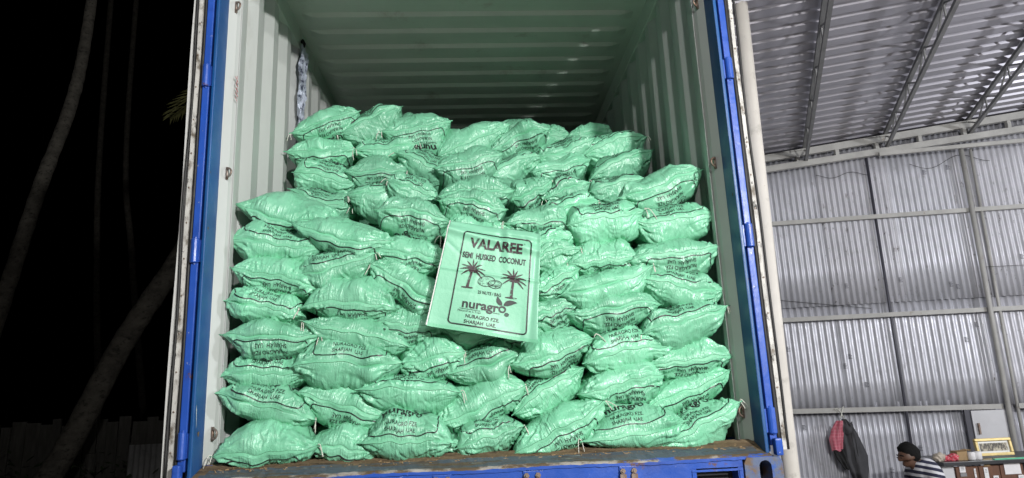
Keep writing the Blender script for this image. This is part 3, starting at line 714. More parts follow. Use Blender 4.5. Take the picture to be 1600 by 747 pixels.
def make_sack(rng, x, y, z, w, ang, ht, hb, kind, label):
    if z < 0.12: y -= 0.062; z -= 0.012; x = x * 0.98 + 0.004; w *= 0.975
    if kind == 'D': ht, hb = hb, ht
    s, sheets = sack_shape(rng, w, ht * 1.13, hb * 1.13, 0.40)
    V = np.concatenate([sheets[0][0].reshape(-1, 3), sheets[1][0].reshape(-1, 3)])
    o2 = rng.uniform(0, 40, 2)
    UV = np.concatenate([np.stack([sh_[0][:, :, 0].ravel() + o2[0] + 3 * k_, sh_[2].ravel() + o2[1]], 1) for k_, sh_ in enumerate(sheets)])
    o = fast_mesh('coconut_sack', V, SQ, M['sack'], uv=UV)
    o.location = (x, y, z); o.rotation_euler = (0, R(-ang) + (math.pi if kind == 'D' else 0), 0)
    tag(o, label, 'sack', 'green sacks stacked in the container')
    # folded hem: a narrow flap along the seam, running out into the ears
    P0, N0, A0 = sheets[0]
    xs = np.linspace(-1.045, 1.045, 110) * w; xc = np.clip(xs, -w * 0.999, w * 0.999)
    base = sack_point(s, sheets[0], w, xc, np.zeros_like(xc), 0.0); base[:, 0] += (xs - xc) * 1.4
    up = sack_point(s, sheets[0], w, xc, np.full_like(xc, 0.011), 0.0016 + 0.0008 * np.sin(xs * 60 + x * 50)); up[:, 0] += (xs - xc) * 1.4
    lo = base + np.array([0, -0.0024, -0.002]); mid = (base + up) / 2 + np.array([0, -0.0012, 0.001])
    lo2 = lo + np.array([0, 0.0002, -0.0015]); lo3 = lo + np.array([0, 0.003, -0.002])
    G = np.stack([up, mid, lo, lo2, lo3]); nr, nc = G.shape[:2]
    i, j = np.meshgrid(np.arange(nr - 1), np.arange(nc - 1), indexing='ij'); a = i * nc + j
    Q = np.stack([a, a + nc, a + nc + 1, a + 1], -1).reshape(-1, 4); mi = (np.repeat(np.arange(nr - 1), nc - 1) == 2).astype(int)
    fast_mesh('seam', G.reshape(-1, 3), Q, [M['hem'], M['stitch_shade']], o, mi)
    if kind != 'N':
        kx = min(1.08, w * 1.62 / 0.32); bx = BP_V[:, 0] * kx; bv = BP_V[:, 1]
        T = sack_point(s, sheets[0], w, bx + 0.01 * rng.normal(), bv + 0.006 * rng.normal(), 0.0019)
        fast_mesh('print', T, BP_F, M['ink'], o, smooth=False)
    for e in (-1, 1):
        if rng.uniform() < 0.42:
            p = np.array([e * w * 1.015, 0.002, float(base[0 if e < 0 else -1][2])]); m = MB()
            if kind == 'D': dn = np.array([0, 0, 1.0])
            else: dn = np.array([0, 0, -1.0])
            for k in range(2):
                ln = rng.uniform(0.025, 0.06); sw = rng.uniform(-0.4, 1.0) * e; up_ = rng.uniform(-0.2, 0.5)
                pts = [p + np.array([sw * ln * t, -0.012 * t, 0]) + dn * ln * (t * t - up_ * math.sin(t * 3.0)) for t in np.linspace(0, 1, 6)]
                m.tube(pts, 0.0021, 5)
            m.build('tie_string', M['string'], o, smooth=True)
    return o

ORD = ['first', 'second', 'third', 'fourth', 'fifth', 'sixth', 'seventh', 'eighth', 'ninth']
rs = np.random.default_rng(21)
for lay, rows in LAYERS:
    order = sorted(range(len(rows)), key=lambda i: rows[i][0])
    for rank, i in enumerate(order):
        x, y, z, w, ang, ht, hb, kind = rows[i]
        what = {'U': 'lettering upright', 'D': 'lettering upside down', 'N': 'no lettering in view'}[kind]
        if 'dim' in lay: lab = f'{ORD[rank]} from left of the dim green sacks deep in the container'
        else: lab = f'green sack {ORD[rank]} from left, {lay}, {what}'
        make_sack(rs, x, y, z, w, ang, ht, hb, kind, lab)

# the rest of the load behind, one mass nobody could count
bk = []; bq = []; n0 = 0
rb = np.random.default_rng(3)
def blob(cx, cy, cz, w, h, L):
    global n0
    u = np.linspace(0, 2 * np.pi, 15)[:-1]; t = np.linspace(-1, 1, 9)
    V = []
    for tt in t:
        r = (1 - abs(tt) ** 2.6) ** 0.6
        for a in u: V.append((cx + w * tt, cy + L * (r * np.cos(a)), cz + h * r * np.sin(a)))
    V = np.array(V) + rb.normal(0, 0.004, (len(t) * len(u), 3)); k = len(u)
    Q = np.array([(i * k + j, i * k + (j + 1) % k, (i + 1) * k + (j + 1) % k, (i + 1) * k + j) for i in range(len(t) - 1) for j in range(k)])
    bk.append(V); bq.append(Q + n0); n0 += len(V)
for y, zt in ((0.52, 1.12), (0.98, 1.30), (1.36, 1.86), (1.75, 1.95), (2.15, 2.05)):
    for z in np.arange(0.08, zt, 0.155):
        for x in np.arange(-1.0, 1.05, 0.33): blob(x + rb.uniform(-0.03, 0.03), y + rb.uniform(-0.03, 0.03), z, 0.18, 0.095, 0.22)
tag(fast_mesh('sack_load', np.concatenate(bk), np.concatenate(bq), M['sack'], uv=np.concatenate(bk)[:, [0, 2]]), kind='stuff')

# ------------------------------------------------------------------ the empty sack hung over the front as a banner
def scale_from_cam(p, y):
    k = (y + 3.077) / (p[1] + 3.077); return np.array([-0.029 + (p[0] + 0.029) * k, y, 0.217 + (p[2] - 0.217) * k])
BY = 0.055
TL, TR, BR, BL = [scale_from_cam(p, BY) for p in ((-0.124, -0.02, 1.032), (0.288, -0.02, 0.961), (0.243, -0.02, 0.457), (-0.237, -0.02, 0.553))]
fr = np.random.default_rng(5)
FA, FB = fr.uniform(0, 1, 7), fr.uniform(0, 1, 7); _a = fr.uniform(0, 3.14, 7); FC, FS_ = np.cos(_a), np.sin(_a); FD = fr.uniform(-0.0035, 0.0035, 7)
def sheet(a, b):
    """a across, b down, both 0..1"""
    a = np.asarray(a, float); b = np.asarray(b, float); A = a[..., None]; Bv = b[..., None]
    p = (TL * (1 - A) + TR * A) * (1 - Bv) + (BL * (1 - A) + BR * A) * Bv
    d = 0.009 * np.sin(2.4 * a + 1.2 * b + 0.4) + 0.004 * np.sin(5.2 * b + 2.2 * a + 1)
    d += 0.006 * np.exp(-((a - 0.56 - 0.10 * b) / 0.035) ** 2) * np.exp(-(b / 0.28) ** 2) - 0.005 * np.exp(-((a - 0.63 - 0.12 * b) / 0.03) ** 2) * np.exp(-(b / 0.3) ** 2)
    d += -0.014 * np.exp(-(((b - 0.09 - 0.10 * a) / 0.035) ** 2)) + 0.010 * np.exp(-(((b - 0.045 - 0.06 * a) / 0.03) ** 2))
    d += 0.010 * np.exp(-((a - 0.96 + 0.03 * b) / 0.03) ** 2) * (1 - 0.6 * b) - 0.004 * np.exp(-((b - 0.46) / 0.012) ** 2)
    for k_ in range(7):
        t_ = (a - FA[k_]) * FC[k_] + (b - FB[k_]) * FS_[k_]; d += FD[k_] * np.exp(-(t_ / 0.018) ** 2) * np.exp(-(((a - FA[k_]) * FS_[k_] - (b - FB[k_]) * FC[k_]) / 0.22) ** 2)
    d += -0.020 * b ** 6 + 0.010 * np.sin(a * 8.5 + 1) * b ** 4 + 0.006 * np.sin(a * 9 + 4) * (1 - b) ** 4 - 0.018 * np.clip(a - 0.85, 0, 1) / 0.15 * b ** 3 + 0.03 * np.clip(0.06 - b, 0, 1) / 0.06
    p[..., 1] += d
    p[..., 2] += 0.008 * np.sin(a * 5) * (b < 0.05) * 0
    return p
na, nb = 90, 110
ag, bg = np.meshgrid(np.linspace(0, 1, na), np.linspace(0, 1, nb))
i, j = np.meshgrid(np.arange(nb - 1), np.arange(na - 1), indexing='ij'); q0 = i * na + j
FS = fast_mesh('flat_sack', sheet(ag, bg).reshape(-1, 3), np.stack([q0, q0 + na, q0 + na + 1, q0 + 1], -1).reshape(-1, 4), M['flat_sack'])
md = FS.modifiers.new('solid', 'SOLIDIFY'); md.thickness = 0.002; md.offset = -1
tag(FS, 'flat empty printed green sack with palm picture, hung over the stack front', 'sack')
SW, SH = 0.425, 0.50                                              # art is laid out in metres from the bottom left corner
def put(items, name, m):
    V, F = join2d(items) if isinstance(items, list) else items
    for _ in range(2):                                            # split so that the ink follows the folds
        a_, b_, c_ = V[F[:, 0]], V[F[:, 1]], V[F[:, 2]]; n_ = len(F)
        V = np.concatenate([a_, b_, c_, (a_ + b_) / 2, (b_ + c_) / 2, (c_ + a_) / 2]); k_ = np.arange(n_)
        F = np.concatenate([np.stack(q, 1) for q in ((k_, k_ + 3 * n_, k_ + 5 * n_), (k_ + 3 * n_, k_ + n_, k_ + 4 * n_), (k_ + 5 * n_, k_ + 4 * n_, k_ + 2 * n_), (k_ + 3 * n_, k_ + 4 * n_, k_ + 5 * n_))])
    P = sheet(V[:, 0] / SW, 1 - V[:, 1] / SH); P[:, 1] -= 0.0032
    return fast_mesh(name, P, F, m, FS, smooth=False)
put(round_frame(0.076, 0.382, 0.026, 0.452, 0.016, 0.0058), 'printed_border', M['ink'])
put([fit_text('VALAREE', 0.226, 0.384, 0.236, 0.042, 0.036)], 'brand_word', M['ink_faded'])
put([fit_text('R', 0.353, 0.424, 0.006, 0.007)], 'trade_mark', M['ink'])
put([fit_text('SEMI  HUSKED  COCONUT', 0.224, 0.333, 0.278, 0.0255, 0.030)], 'title_line', M['ink'])
def palm2d(x, yb, lean):
    it = []; t = np.linspace(0, 1, 10); px = x + lean * t ** 1.6; py = yb + 0.088 * t
    it.append(strip2d(np.stack([px, py], 1), 0.0125 - 0.004 * t)); tx, ty = px[-1], py[-1]
    it.append(disc2d(x, yb, 0.025, 0.0035, 18, 0.03))
    for k, (an, L, dr) in enumerate([(0.25, .055, .9), (0.75, .05, .7), (1.25, .046, .4), (1.65, .048, .2), (2.2, .05, .5), (2.65, .056, .8), (3.0, .056, 1.0), (-0.15, .056, 1.0), (3.5, .05, 1.0), (-0.55, .052, .9)]):
        u = np.linspace(0, 1, 10); sgn = 1 if math.cos(an) > 0 else -1
        X = tx + L * u * math.cos(an); Y = ty + L * u * math.sin(an) - dr * 0.016 * u ** 2
        it.append(strip2d(np.stack([X, Y], 1), 0.0058 * np.sin(np.pi * (0.12 + 0.85 * u)) + 0.0012))
    for dx, dy in ((-0.009, -0.009), (0.010, -0.010), (0.0, -0.003)): it.append(disc2d(tx + dx, ty + dy, 0.0075, 0.0078, 12))
    return it
put(palm2d(0.128, 0.196, 0.012), 'palm_picture', M['ink_faded'])
put(palm2d(0.312, 0.178, 0.004), 'palm_picture', M['ink_faded'])
co = []
a = np.linspace(0, 2 * np.pi, 40)
def ell(cx, cy, rx, ry, r0=0, lo=0, hi=2 * np.pi, wd=0.0024):
    t = np.linspace(lo, hi, 30); x = rx * np.cos(t); y = ry * np.sin(t)
    return strip2d(np.stack([cx + x * math.cos(r0) - y * math.sin(r0), cy + x * math.sin(r0) + y * math.cos(r0)], 1), wd)
co += [ell(0.204, 0.236, 0.036, 0.023, 0.18), ell(0.240, 0.228, 0.027, 0.019, 0.05, math.pi * 0.95, math.pi * 2.05), ell(0.240, 0.233, 0.027, 0.0125, 0.05), ell(0.240, 0.233, 0.019, 0.0075, 0.05, wd=0.0011)]
for k in range(70):
    t = fr.uniform(0, 6.28); rr_ = math.sqrt(fr.uniform(0.1, 1)); x = 0.200 + 0.033 * rr_ * math.cos(t); y = 0.236 + 0.020 * rr_ * math.sin(t)
    if x > 0.214 and y < 0.247: continue
    co.append(strip2d([(x, y), (x + fr.uniform(0.002, 0.005), y + fr.uniform(-0.002, 0.003))], 0.0010))
for k in range(40):
    x = 0.240 + 0.024 * fr.uniform(-1, 1); y = 0.216 + fr.uniform(-0.003, 0.007); co.append(strip2d([(x, y), (x + 0.003, y + fr.uniform(-0.002, 0.002))], 0.0011))
put(co, 'coconut_picture', M['ink'])
put([fit_text('25 NUTS / BAG', 0.222, 0.176, 0.096, 0.0140, 0.012)], 'count_line', M['ink'])
lg = logo(0.208, 0.106, 0.178)
put(lg, 'trader_word', M['ink'])
put([strip2d([(0.112, 0.099), (0.15, 0.0985), (0.196, 0.098)], 0.0016), strip2d([(0.236, 0.099), (0.26, 0.099), (0.272, 0.099)], 0.0016)], 'underline', M['ink'])
put(disc2d(0.300, 0.101, 0.0095, 0.0085, 16), 'green_dot', M['ink_green'])
put([fit_text('Natural as a Tree', 0.152, 0.086, 0.092, 0.0085)], 'tag_line', M['ink'])
put([fit_text('NURAGRO FZE.', 0.207, 0.061, 0.134, 0.0155, 0.014)], 'firm_line', M['ink'])
put([fit_text('SHARJAH  UAE.', 0.200, 0.036, 0.126, 0.0155, 0.014)], 'town_line', M['ink'])
ln = MB(); ln.grid([[tuple(sheet(a_, b_) + np.array([-0.001, -0.004, 0])) for a_ in (-0.008, 0.0, 0.003)] for b_ in np.linspace(0, 1, 40)])
ln.build('side_fold', M['lip'], FS, smooth=True)
he = MB(); he.grid([[tuple(sheet(a_, b_) + np.array([0, -0.003, 0])) for a_ in np.linspace(0, 1, 60)] for b_ in (0.978, 0.985, 1.008)])
he.build('bottom_hem', M['hem'], FS, smooth=True)

# ------------------------------------------------------------------ the shed on the right
S0 = np.array([3.665, 5.003]); SE = np.array([0.9806, -0.1961]); SN = np.array([-0.1961, -0.9806])
def sp(u, z, n=0.0): p = S0 + SE * u + SN * n; return (p[0], p[1], z)
SHED = tag(empty('warehouse_shed', (S0[0], S0[1], GZ)), 'tin shed with corrugated wall and lattice roof joists beside the container', 'shed')
INV = Matrix.Translation((-S0[0], -S0[1], -GZ))
def shed_part(m, name, mt, parent=None, smooth=False, solid=0):
    o = m.build(name, mt, None, smooth, None, solid)
    o.parent = parent or SHED
    if parent is None: o.matrix_parent_inverse = INV
    return o
def top_z(u): return 3.045 + 0.092 * u
def wall_sheet(u0, u1, z0, z1, n0, mt, zslope=True, PITCH_W=0.068):
    k = max(2, int((u1 - u0) / PITCH_W * 8)); us = np.linspace(u0, u1, k); ph = rng.uniform(-0.25, 0.25)
    rows = []
    nz = 5
    for t in np.linspace(0, 1, nz):
        row = []
        for u in us:
            zt = top_z(u) + 0.03 if zslope and z1 > 3 else z1
            row.append(sp(u, z0 + (zt - z0) * t, n0 + 0.0135 * math.sin(2 * math.pi * u / PITCH_W + ph) + 0.004 * math.sin(u * 3 + t * 4)))
        rows.append(row)
    m = MB(); m.grid(rows); shed_part(m, 'wall_sheet', mt, smooth=True, solid=0.001)
us = np.arange(-1.0, 6.3, 0.80)
for i, u in enumerate(us):
    old = u > 2.1
    wall_sheet(u, u + 0.83, 1.16, 3.2, -0.05 - 0.006 * (i % 2), M['galv_old'] if old or i % 3 == 2 else M['galv'])
    wall_sheet(u, u + 0.83, -0.06, 1.24, -0.076 - 0.006 * (i % 2), M['galv_old'] if old else M['galv'], False, 0.078)
    wall_sheet(u, u + 0.83, -1.5, 0.02, -0.10 - 0.006 * (i % 2), M['galv_old'] if old else M['galv'], False, 0.060)
for z, u1 in ((2.20, 6.3), (1.015, 6.3)):
    m = MB(); m.beam(sp(-1, z, 0.0), sp(u1, z - 0.01, 0.0), 0.05, 0.05); shed_part(m, 'girt', M['frame_steel'])
m = MB(); m.beam(sp(-1, -0.03, 0.0), sp(2.2, -0.07, 0.0), 0.05, 0.055); shed_part(m, 'girt', M['frame_steel'])
m = MB(); m.beam(sp(2.36, -0.07, 0.0), sp(6.3, -0.09, 0.0), 0.05, 0.055); shed_part(m, 'girt', M['frame_steel'])
m = MB(); m.beam(sp(-1, top_z(-1) - 0.02, 0.06), sp(6.3, top_z(6.3) - 0.02, 0.06), 0.06, 0.085); shed_part(m, 'eave_beam', M['frame_steel'])
m = MB(); m.beam(sp(-1, 2.80, 0.06), sp(6.3, 3.40, 0.06), 0.06, 0.075); shed_part(m, 'eave_beam', M['frame_steel'])
m = MB(); m.beam(sp(1.32, 2.945, 0.11), sp(6.3, 3.01, 0.11), 0.04, 0.045); shed_part(m, 'brace_pipe', M['frame_steel'])
for u in (0.39, 0.855, 1.325, 1.826, 2.336, 2.84, 3.4, 3.9):
    m = MB(); m.beam(sp(u, 2.88 + 0.082 * u + 0.03, 0.06), sp(u, top_z(u) - 0.06, 0.06), 0.045, 0.045); shed_part(m, 'strut', M['frame_steel'])
for u0, u1, wd in ((2.275, 2.215, 0.056), (5.0, 5.0, 0.06)):
    m = MB(); m.tube([sp(u1, GZ, 0.05), sp(u0, 2.95, 0.05)], wd / 2, 10); shed_part(m, 'column', M['frame_steel'], smooth=True)
m = MB(); m.tube([sp(2.335, GZ, 0.0), sp(2.40, 2.95, 0.0)], 0.018, 8); shed_part(m, 'column', M['frame_steel'], smooth=True)
m = MB(); m.tube([sp(1.185, GZ, -0.012), sp(1.215, 2.95, -0.012)], 0.016, 8); shed_part(m, 'seam_dark_line', M['dark_steel_and_gap'], smooth=True)  # thin dark rod added to draw a vertical seam of the wall
# roof sheets: ribs run up the slope, parallel to the wall
JD = np.array([-0.39, -0.92])
def rp(u, w, dz=0.0): p = S0 + SE * u + JD * w; return (p[0], p[1], 3.115 + 0.092 * u + dz)
ribs = [(0.0, 0.0), (0.115, 0.0), (0.128, 0.022), (0.175, 0.022), (0.188, 0.0)]
for k, w0 in enumerate(np.arange(-0.1, 6.4, 0.94)):
    ws = []; dz = []
    for r in range(5):
        for a_, b_ in ribs: ws.append(w0 + r * 0.188 + a_); dz.append(b_)
    ws.append(w0 + 0.955); dz.append(0.0)
    m = MB(); m.grid([[rp(u, w_, d_ + 0.003 * (k % 2)) for u in np.linspace(-1.0 if w0 < 5 else 0.0, 6.5, 26)] for w_, d_ in zip(ws, dz)])
    shed_part(m, 'roof_sheet', M['roof_sheet'], solid=0.001)
for ju in (0.50, 1.46, 2.42, 3.38, 4.34):
    a0 = np.array(rp(ju, 0.0)); a1 = np.array(rp(ju, 6.4))
    m = MB(); top = -0.035; bot = -0.20
    m.beam(a0 + [0, 0, top], a1 + [0, 0, top], 0.04, 0.035); jo = shed_part(m, 'roof_joist', M['joist_steel'])
    m = MB(); m.beam(a0 + [0, 0, bot], a1 + [0, 0, bot], 0.035, 0.035); shed_part(m, 'bottom_chord', M['joist_steel'], jo)
    wb = MB(); ts = np.linspace(0, 1, 17)
    for i in range(16):
        p0 = a0 + (a1 - a0) * ts[i]; p1 = a0 + (a1 - a0) * ts[i + 1]; z0, z1 = (top, bot) if i % 2 == 0 else (bot, top)
        if i % 2 == 0: wb.beam(p0 + [0, 0, z0], p0 + [0, 0, bot], 0.014, 0.014)
        wb.beam(p0 + [0, 0, z0], p1 + [0, 0, z1], 0.014, 0.014)
    shed_part(wb, 'lattice_web', M['joist_steel'], jo)
# thin wires strung on the wall
def wire(pts, r=0.004):
    m = MB(); m.tube(pts, r, 5); shed_part(m, 'wire', M['cable'], smooth=True)
wire([sp(u, 1.30 - 0.20 * t + 0.0 * u, -0.03) for t, u in zip(np.linspace(0, 1, 8), np.linspace(-0.3, 1.0, 8))], 0.003)
wire([sp(u, 1.50 - 0.012 * (u - 2.3), 0.03) for u in np.linspace(2.3, 4.2, 6)], 0.003)
wire([sp(u, 2.72 + 0.06 * math.sin(u * 9) + 0.05 * u, -0.02) for u in np.linspace(1.7, 2.6, 16)], 0.003)
wire([sp(u, 2.76 + 0.03 * math.sin(u * 14), -0.02) for u in np.linspace(0.6, 1.2, 12)], 0.003)

# maker's stamps printed on the sheets: small blocks of dashes
sr = np.random.default_rng(31)
for k in range(30):
    u = sr.uniform(-0.1, 3.2); z = sr.uniform(-0.9, 2.75)
    if abs(u - 2.27) < 0.1 or min(abs(z - 2.2), abs(z - 1.015), abs(z + 0.05)) < 0.1: continue
    u = round(u / 0.068) * 0.068 + 0.017; m = MB()
    nn = -0.026 if z > 1.2 else -0.056 if z > 0 else -0.08
    for q in range(4): m.beam(sp(u - 0.022, z + 0.016 * q, nn), sp(u + 0.022 - 0.008 * (q % 2), z + 0.016 * q, nn), 0.0012, 0.006)
    m.beam(sp(u - 0.010, z - 0.005, nn), sp(u - 0.010, z + 0.054, nn), 0.0012, 0.004)
    shed_part(m, 'sheet_stamp', M['dark_steel_and_gap'])

# pillar beside the container door
pm = MB(); pm.tube([(2.012, 1.6, GZ), (2.028, 1.6, 0.0), (2.058, 1.6, 1.6), (2.088, 1.6, 3.2)], 0.052, 24)
pr = pm.build('pillar', M['pillar'], smooth=True); tag(pr, 'cream painted round steel pillar standing between the container door and the tin wall', 'pillar')
m = MB(); m.lathe((2.012, 1.6, GZ), [(0.14, 0), (0.14, 0.02), (0.09, 0.025)], 20); m.build('base_plate', M['pillar'], pr)

# pale door, counter and what stands on it
dm = MB(); z0, z1 = -1.45, -0.105
dv = [sp(1.855, z0, 0.03), sp(2.36, z0, 0.03), sp(2.36, z1, 0.03), sp(1.835, z1, 0.03)]
dm.beam(sp(1.852, (z0 + z1) / 2, 0.02), sp(2.20, (z0 + z1) / 2, 0.02), 0.03, z1 - z0)
pd = dm.build('panel_door', M['door_grey']); tag(pd, 'pale grey door panel in the tin wall behind the gilt frame', 'door')
m = MB(); m.beam(sp(1.90, -0.36, 0.05), sp(1.90, -0.24, 0.05), 0.018, 0.018); m.build('handle', M['steel'], pd)
m = MB(); m.beam(sp(1.79, (z0 + z1) / 2, 0.005), sp(1.85, (z0 + z1) / 2, 0.005), 0.03, z1 - z0 + 0.02); m.build('door_gap_dark', M['dark_steel_and_gap'], pd)  # dark strip for the gap beside the door, its shade put into the colour

# counter: local x along the image, at y 3.6
CX0, CX1, CY, CZ = 4.23, 5.9, 3.62, -0.50
cn = tag(empty('wooden_counter', ((CX0 + CX1) / 2, CY, GZ)), 'brown wooden counter with dark top and papers pinned to its front', 'counter')
def cpart(m, name, mt, parent=None, smooth=False):
    o = m.build(name, mt, None, smooth); o.parent = parent or cn
    if parent is None: o.matrix_parent_inverse = Matrix.Translation((-(CX0 + CX1) / 2, -CY, -GZ)); return o
m = MB(); m.box(CX0, CX1, CY - 0.26, CY + 0.42, CZ - 0.035, CZ, bev=0.004); cpart(m, 'counter_top', M['counter'])
m = MB(); m.box(4.72, CX1, CY - 0.268, CY - 0.235, CZ + 0.001, CZ + 0.013); cpart(m, 'glass_edge', M['teal_edge'])
m = MB(); m.box(CX0 + 0.02, CX0 + 0.13, CY - 0.20, CY + 0.36, GZ, CZ - 0.036); cpart(m, 'end_panel', M['door_grey'])
px = [4.365, 4.585, 4.79, 5.02]
for a_, b_ in zip(px[:-1], px[1:]):
    m = MB(); m.box(a_ + 0.004, b_ - 0.004, CY - 0.215, CY - 0.19, GZ + 0.1, CZ - 0.05, bev=0.003); cpart(m, 'front_board', M['wood'])
m = MB(); m.box(5.03, 5.09, CY - 0.22, CY + 0.3, GZ, CZ - 0.036); cpart(m, 'leg', M['dark_steel_and_gap'])
m = MB(); m.box(5.10, CX1, CY - 0.205, CY - 0.18, GZ + 0.1, CZ - 0.05); cpart(m, 'front_board', M['door_grey'])
for (x0, x1, za, zb, mt) in ((4.40, 4.455, -0.60, -0.535, 'paper'), (4.40, 4.46, -0.635, -0.605, 'paper_print'), (4.535, 4.552, -0.65, -0.57, 'paper'), (4.63, 4.67, -0.70, -0.565, 'paper'), (4.64, 4.70, -0.555, -0.54, 'cardboard'), (4.83, 4.985, -0.635, -0.525, 'paper'), (4.71, 4.76, -0.72, -0.64, 'paper'), (4.95, 5.0, -0.72, -0.645, 'paper')):
    m = MB(); m.box(x0, x1, CY - 0.222, CY - 0.216, za, zb); p = cpart(m, 'pinned_paper', M[mt])
    if mt == 'paper' and x1 - x0 < 0.06:
        m = MB(); [m.box(x0 + 0.012, x1 - 0.012, CY - 0.2235, CY - 0.2222, zb - 0.02 - 0.012 * k, zb - 0.015 - 0.012 * k) for k in range(3)]; cpart(m, 'printed_lines', M['paper_print'], p)
# gilt frame
FX0, FX1, FZ0, FZ1 = 4.735, 5.10, CZ + 0.012, -0.325
gf = tag(empty('gilt_picture_frame', ((FX0 + FX1) / 2, CY - 0.02, FZ0)), 'gilt framed panel of calligraphy leaning on the counter', 'picture')
gf.rotation_euler = (R(-7), 0, 0)
def gpart(m, name, mt): o = m.build(name, mt, gf); return o
hw = (FX1 - FX0) / 2; H_ = FZ1 - FZ0
for (a_, b_, c_, d_) in ((-hw, hw, 0, 0.028), (-hw, hw, H_ - 0.028, H_), (-hw, -hw + 0.028, 0.0285, H_ - 0.0285), (hw - 0.028, hw, 0.0285, H_ - 0.0285)):
    m = MB(); m.box(a_, b_, -0.02, 0.012, c_, d_, bev=0.006); gpart(m, 'frame_rail', M['gold'])
m = MB(); m.box(-hw + 0.0285, hw - 0.0285, -0.004, 0.006, 0.0285, H_ - 0.0285); gpart(m, 'mount', M['lip'])
m = MB(); m.box(-hw + 0.045, hw - 0.045, -0.007, -0.0045, 0.045, H_ - 0.045); gpart(m, 'calligraphy_panel', M['calligraphy'])
m = MB()
cr = np.random.default_rng(9)
for k in range(60):                                          # generic brush strokes
    x = cr.uniform(-hw + 0.055, hw - 0.055); z = cr.uniform(0.052, H_ - 0.055); t = np.linspace(0, 1, 6); an = cr.uniform(0.8, 2.2); L = cr.uniform(0.012, 0.03)
    V, F = strip2d(np.stack([x + L * t * math.cos(an) + 0.006 * np.sin(3 * t), z + L * t * math.sin(an)], 1) , 0.0018 * np.sin(np.pi * (0.1 + 0.8 * t)) + 0.0006)
    V[:, 1] = np.clip(V[:, 1], 0.048, H_ - 0.048); m.add([(a_, -0.0078, b_) for a_, b_ in V], F)
gpart(m, 'brush_stroke', M['rubber'])
# cup pair, box and bundles
for k, (x, h_) in enumerate(((4.585, 0.072), (4.648, 0.074))):
    m = MB(); m.lathe((0, 0, 0), [(0.030, 0), (0.034, 0.006), (0.034, h_ - 0.012), (0.029, h_ - 0.002), (0.010, h_), (0.010, h_ - 0.02)], 20)
    o = m.build('paper_roll', M['paper'], smooth=True, loc=(x, CY - 0.15, CZ))
    tag(o, ['white paper roll on the counter, touching the cardboard box', 'white paper roll on the counter, on the gilt frame side'][k], 'paper roll', 'white paper rolls on the counter')
m = MB(); m.box(-0.052, 0.045, -0.05, 0.05, 0, 0.082); bxo = m.build('cardboard_box', M['cardboard'], loc=(4.505, CY - 0.10, CZ)); tag(bxo, 'small open cardboard box on the counter beside the white rolls', 'box')
m = MB(); m.add([(-0.052, -0.05, 0.0825), (0.045, -0.05, 0.0825), (0.05, -0.085, 0.095), (-0.05, -0.08, 0.09)], [(0, 1, 2, 3)]); m.add([(0.046, -0.05, 0.0825), (0.046, 0.05, 0.0825), (0.09, 0.05, 0.092), (0.088, -0.05, 0.088)], [(0, 1, 2, 3)]); m.build('box_flap', M['cardboard'], bxo, solid=0.003)
def bundle(name, label, x, mt, sx_, sz_, seed):
    r_ = np.random.default_rng(seed); bm = bmesh.new(); bmesh.ops.create_icosphere(bm, subdivisions=4, radius=1)
    ph = r_.uniform(0, 6, 8)
    for v in bm.verts:
        c = v.co; k = 1 + 0.16 * math.sin(5 * c.x + ph[0]) * math.sin(6 * c.z + ph[1]) + 0.09 * math.sin(13 * c.x + 7 * c.z + ph[2]) + 0.06 * math.sin(17 * c.z - 9 * c.y + ph[3])
        v.co = (c.x * sx_ * k, c.y * 0.05 * k, max(c.z * k, -0.62) * sz_)
    me = bpy.data.meshes.new(name); bm.to_mesh(me); bm.free(); me.materials.append(M[mt]); me.polygons.foreach_set('use_smooth', [True] * len(me.polygons))
    o = bpy.data.objects.new(name, me); COL.objects.link(o); o.location = (x, CY - 0.13, CZ + 0.62 * sz_); tag(o, label, 'bundle'); return o
bundle('cloth_bundle', 'crumpled red and white cloth bundle touching the cardboard box', 4.412, 'red_cloth', 0.048, 0.038, 1)
bundle('cloth_bundle', 'dark red cloth bundle under the pale plastic bag on the counter', 4.335, 'red_cloth', 0.040, 0.030, 2)
bundle('plastic_bag', 'pale crumpled plastic bag at the end of the counter', 4.285, 'beige_cloth', 0.055, 0.045, 3)

# clothes hanging from the girt
def cloth_piece(name, mt, label, outline_l, outline_r, z_top, z_bot, depth, seed, cat, u_shift=0.0, thick=0.03):
    r_ = np.random.default_rng(seed); ph = r_.uniform(0, 6, 6); rows_f = []; rows_b = []
    zs = np.linspace(z_top, z_bot, 30); tt = np.linspace(0, 1, 30)
    lx = np.interp(tt, *zip(*outline_l)); rx = np.interp(tt, *zip(*outline_r))
    for t, z, a_, b_ in zip(tt, zs, lx, rx):
        cols = np.linspace(0, 1, 22)
        f = []; bkk = []
        for c in cols:
            u = a_ + (b_ - a_) * c; fold = 0.012 * math.sin(c * 9 + ph[0] + t * 1.5) + 0.008 * math.sin(c * 17 + ph[1] - 2 * t) + 0.006 * math.sin(t * 16 + c * 6 + ph[2])
            prof = math.sqrt(max(0, 1 - (2 * c - 1) ** 2)) ** 0.7
            f.append(sp(u, z + 0.01 * math.sin(c * 8 + ph[3]) * t, depth + (thick + fold) * prof)); bkk.append(sp(u, z + 0.01 * math.sin(c * 8 + ph[3]) * t, depth - 0.008 * prof))
        rows_f.append(f); rows_b.append(bkk[::-1])
    m = MB(); m.grid([f + b_ for f, b_ in zip(rows_f, rows_b)])
    o = m.build(name, M[mt], smooth=True); tag(o, label, cat); return o
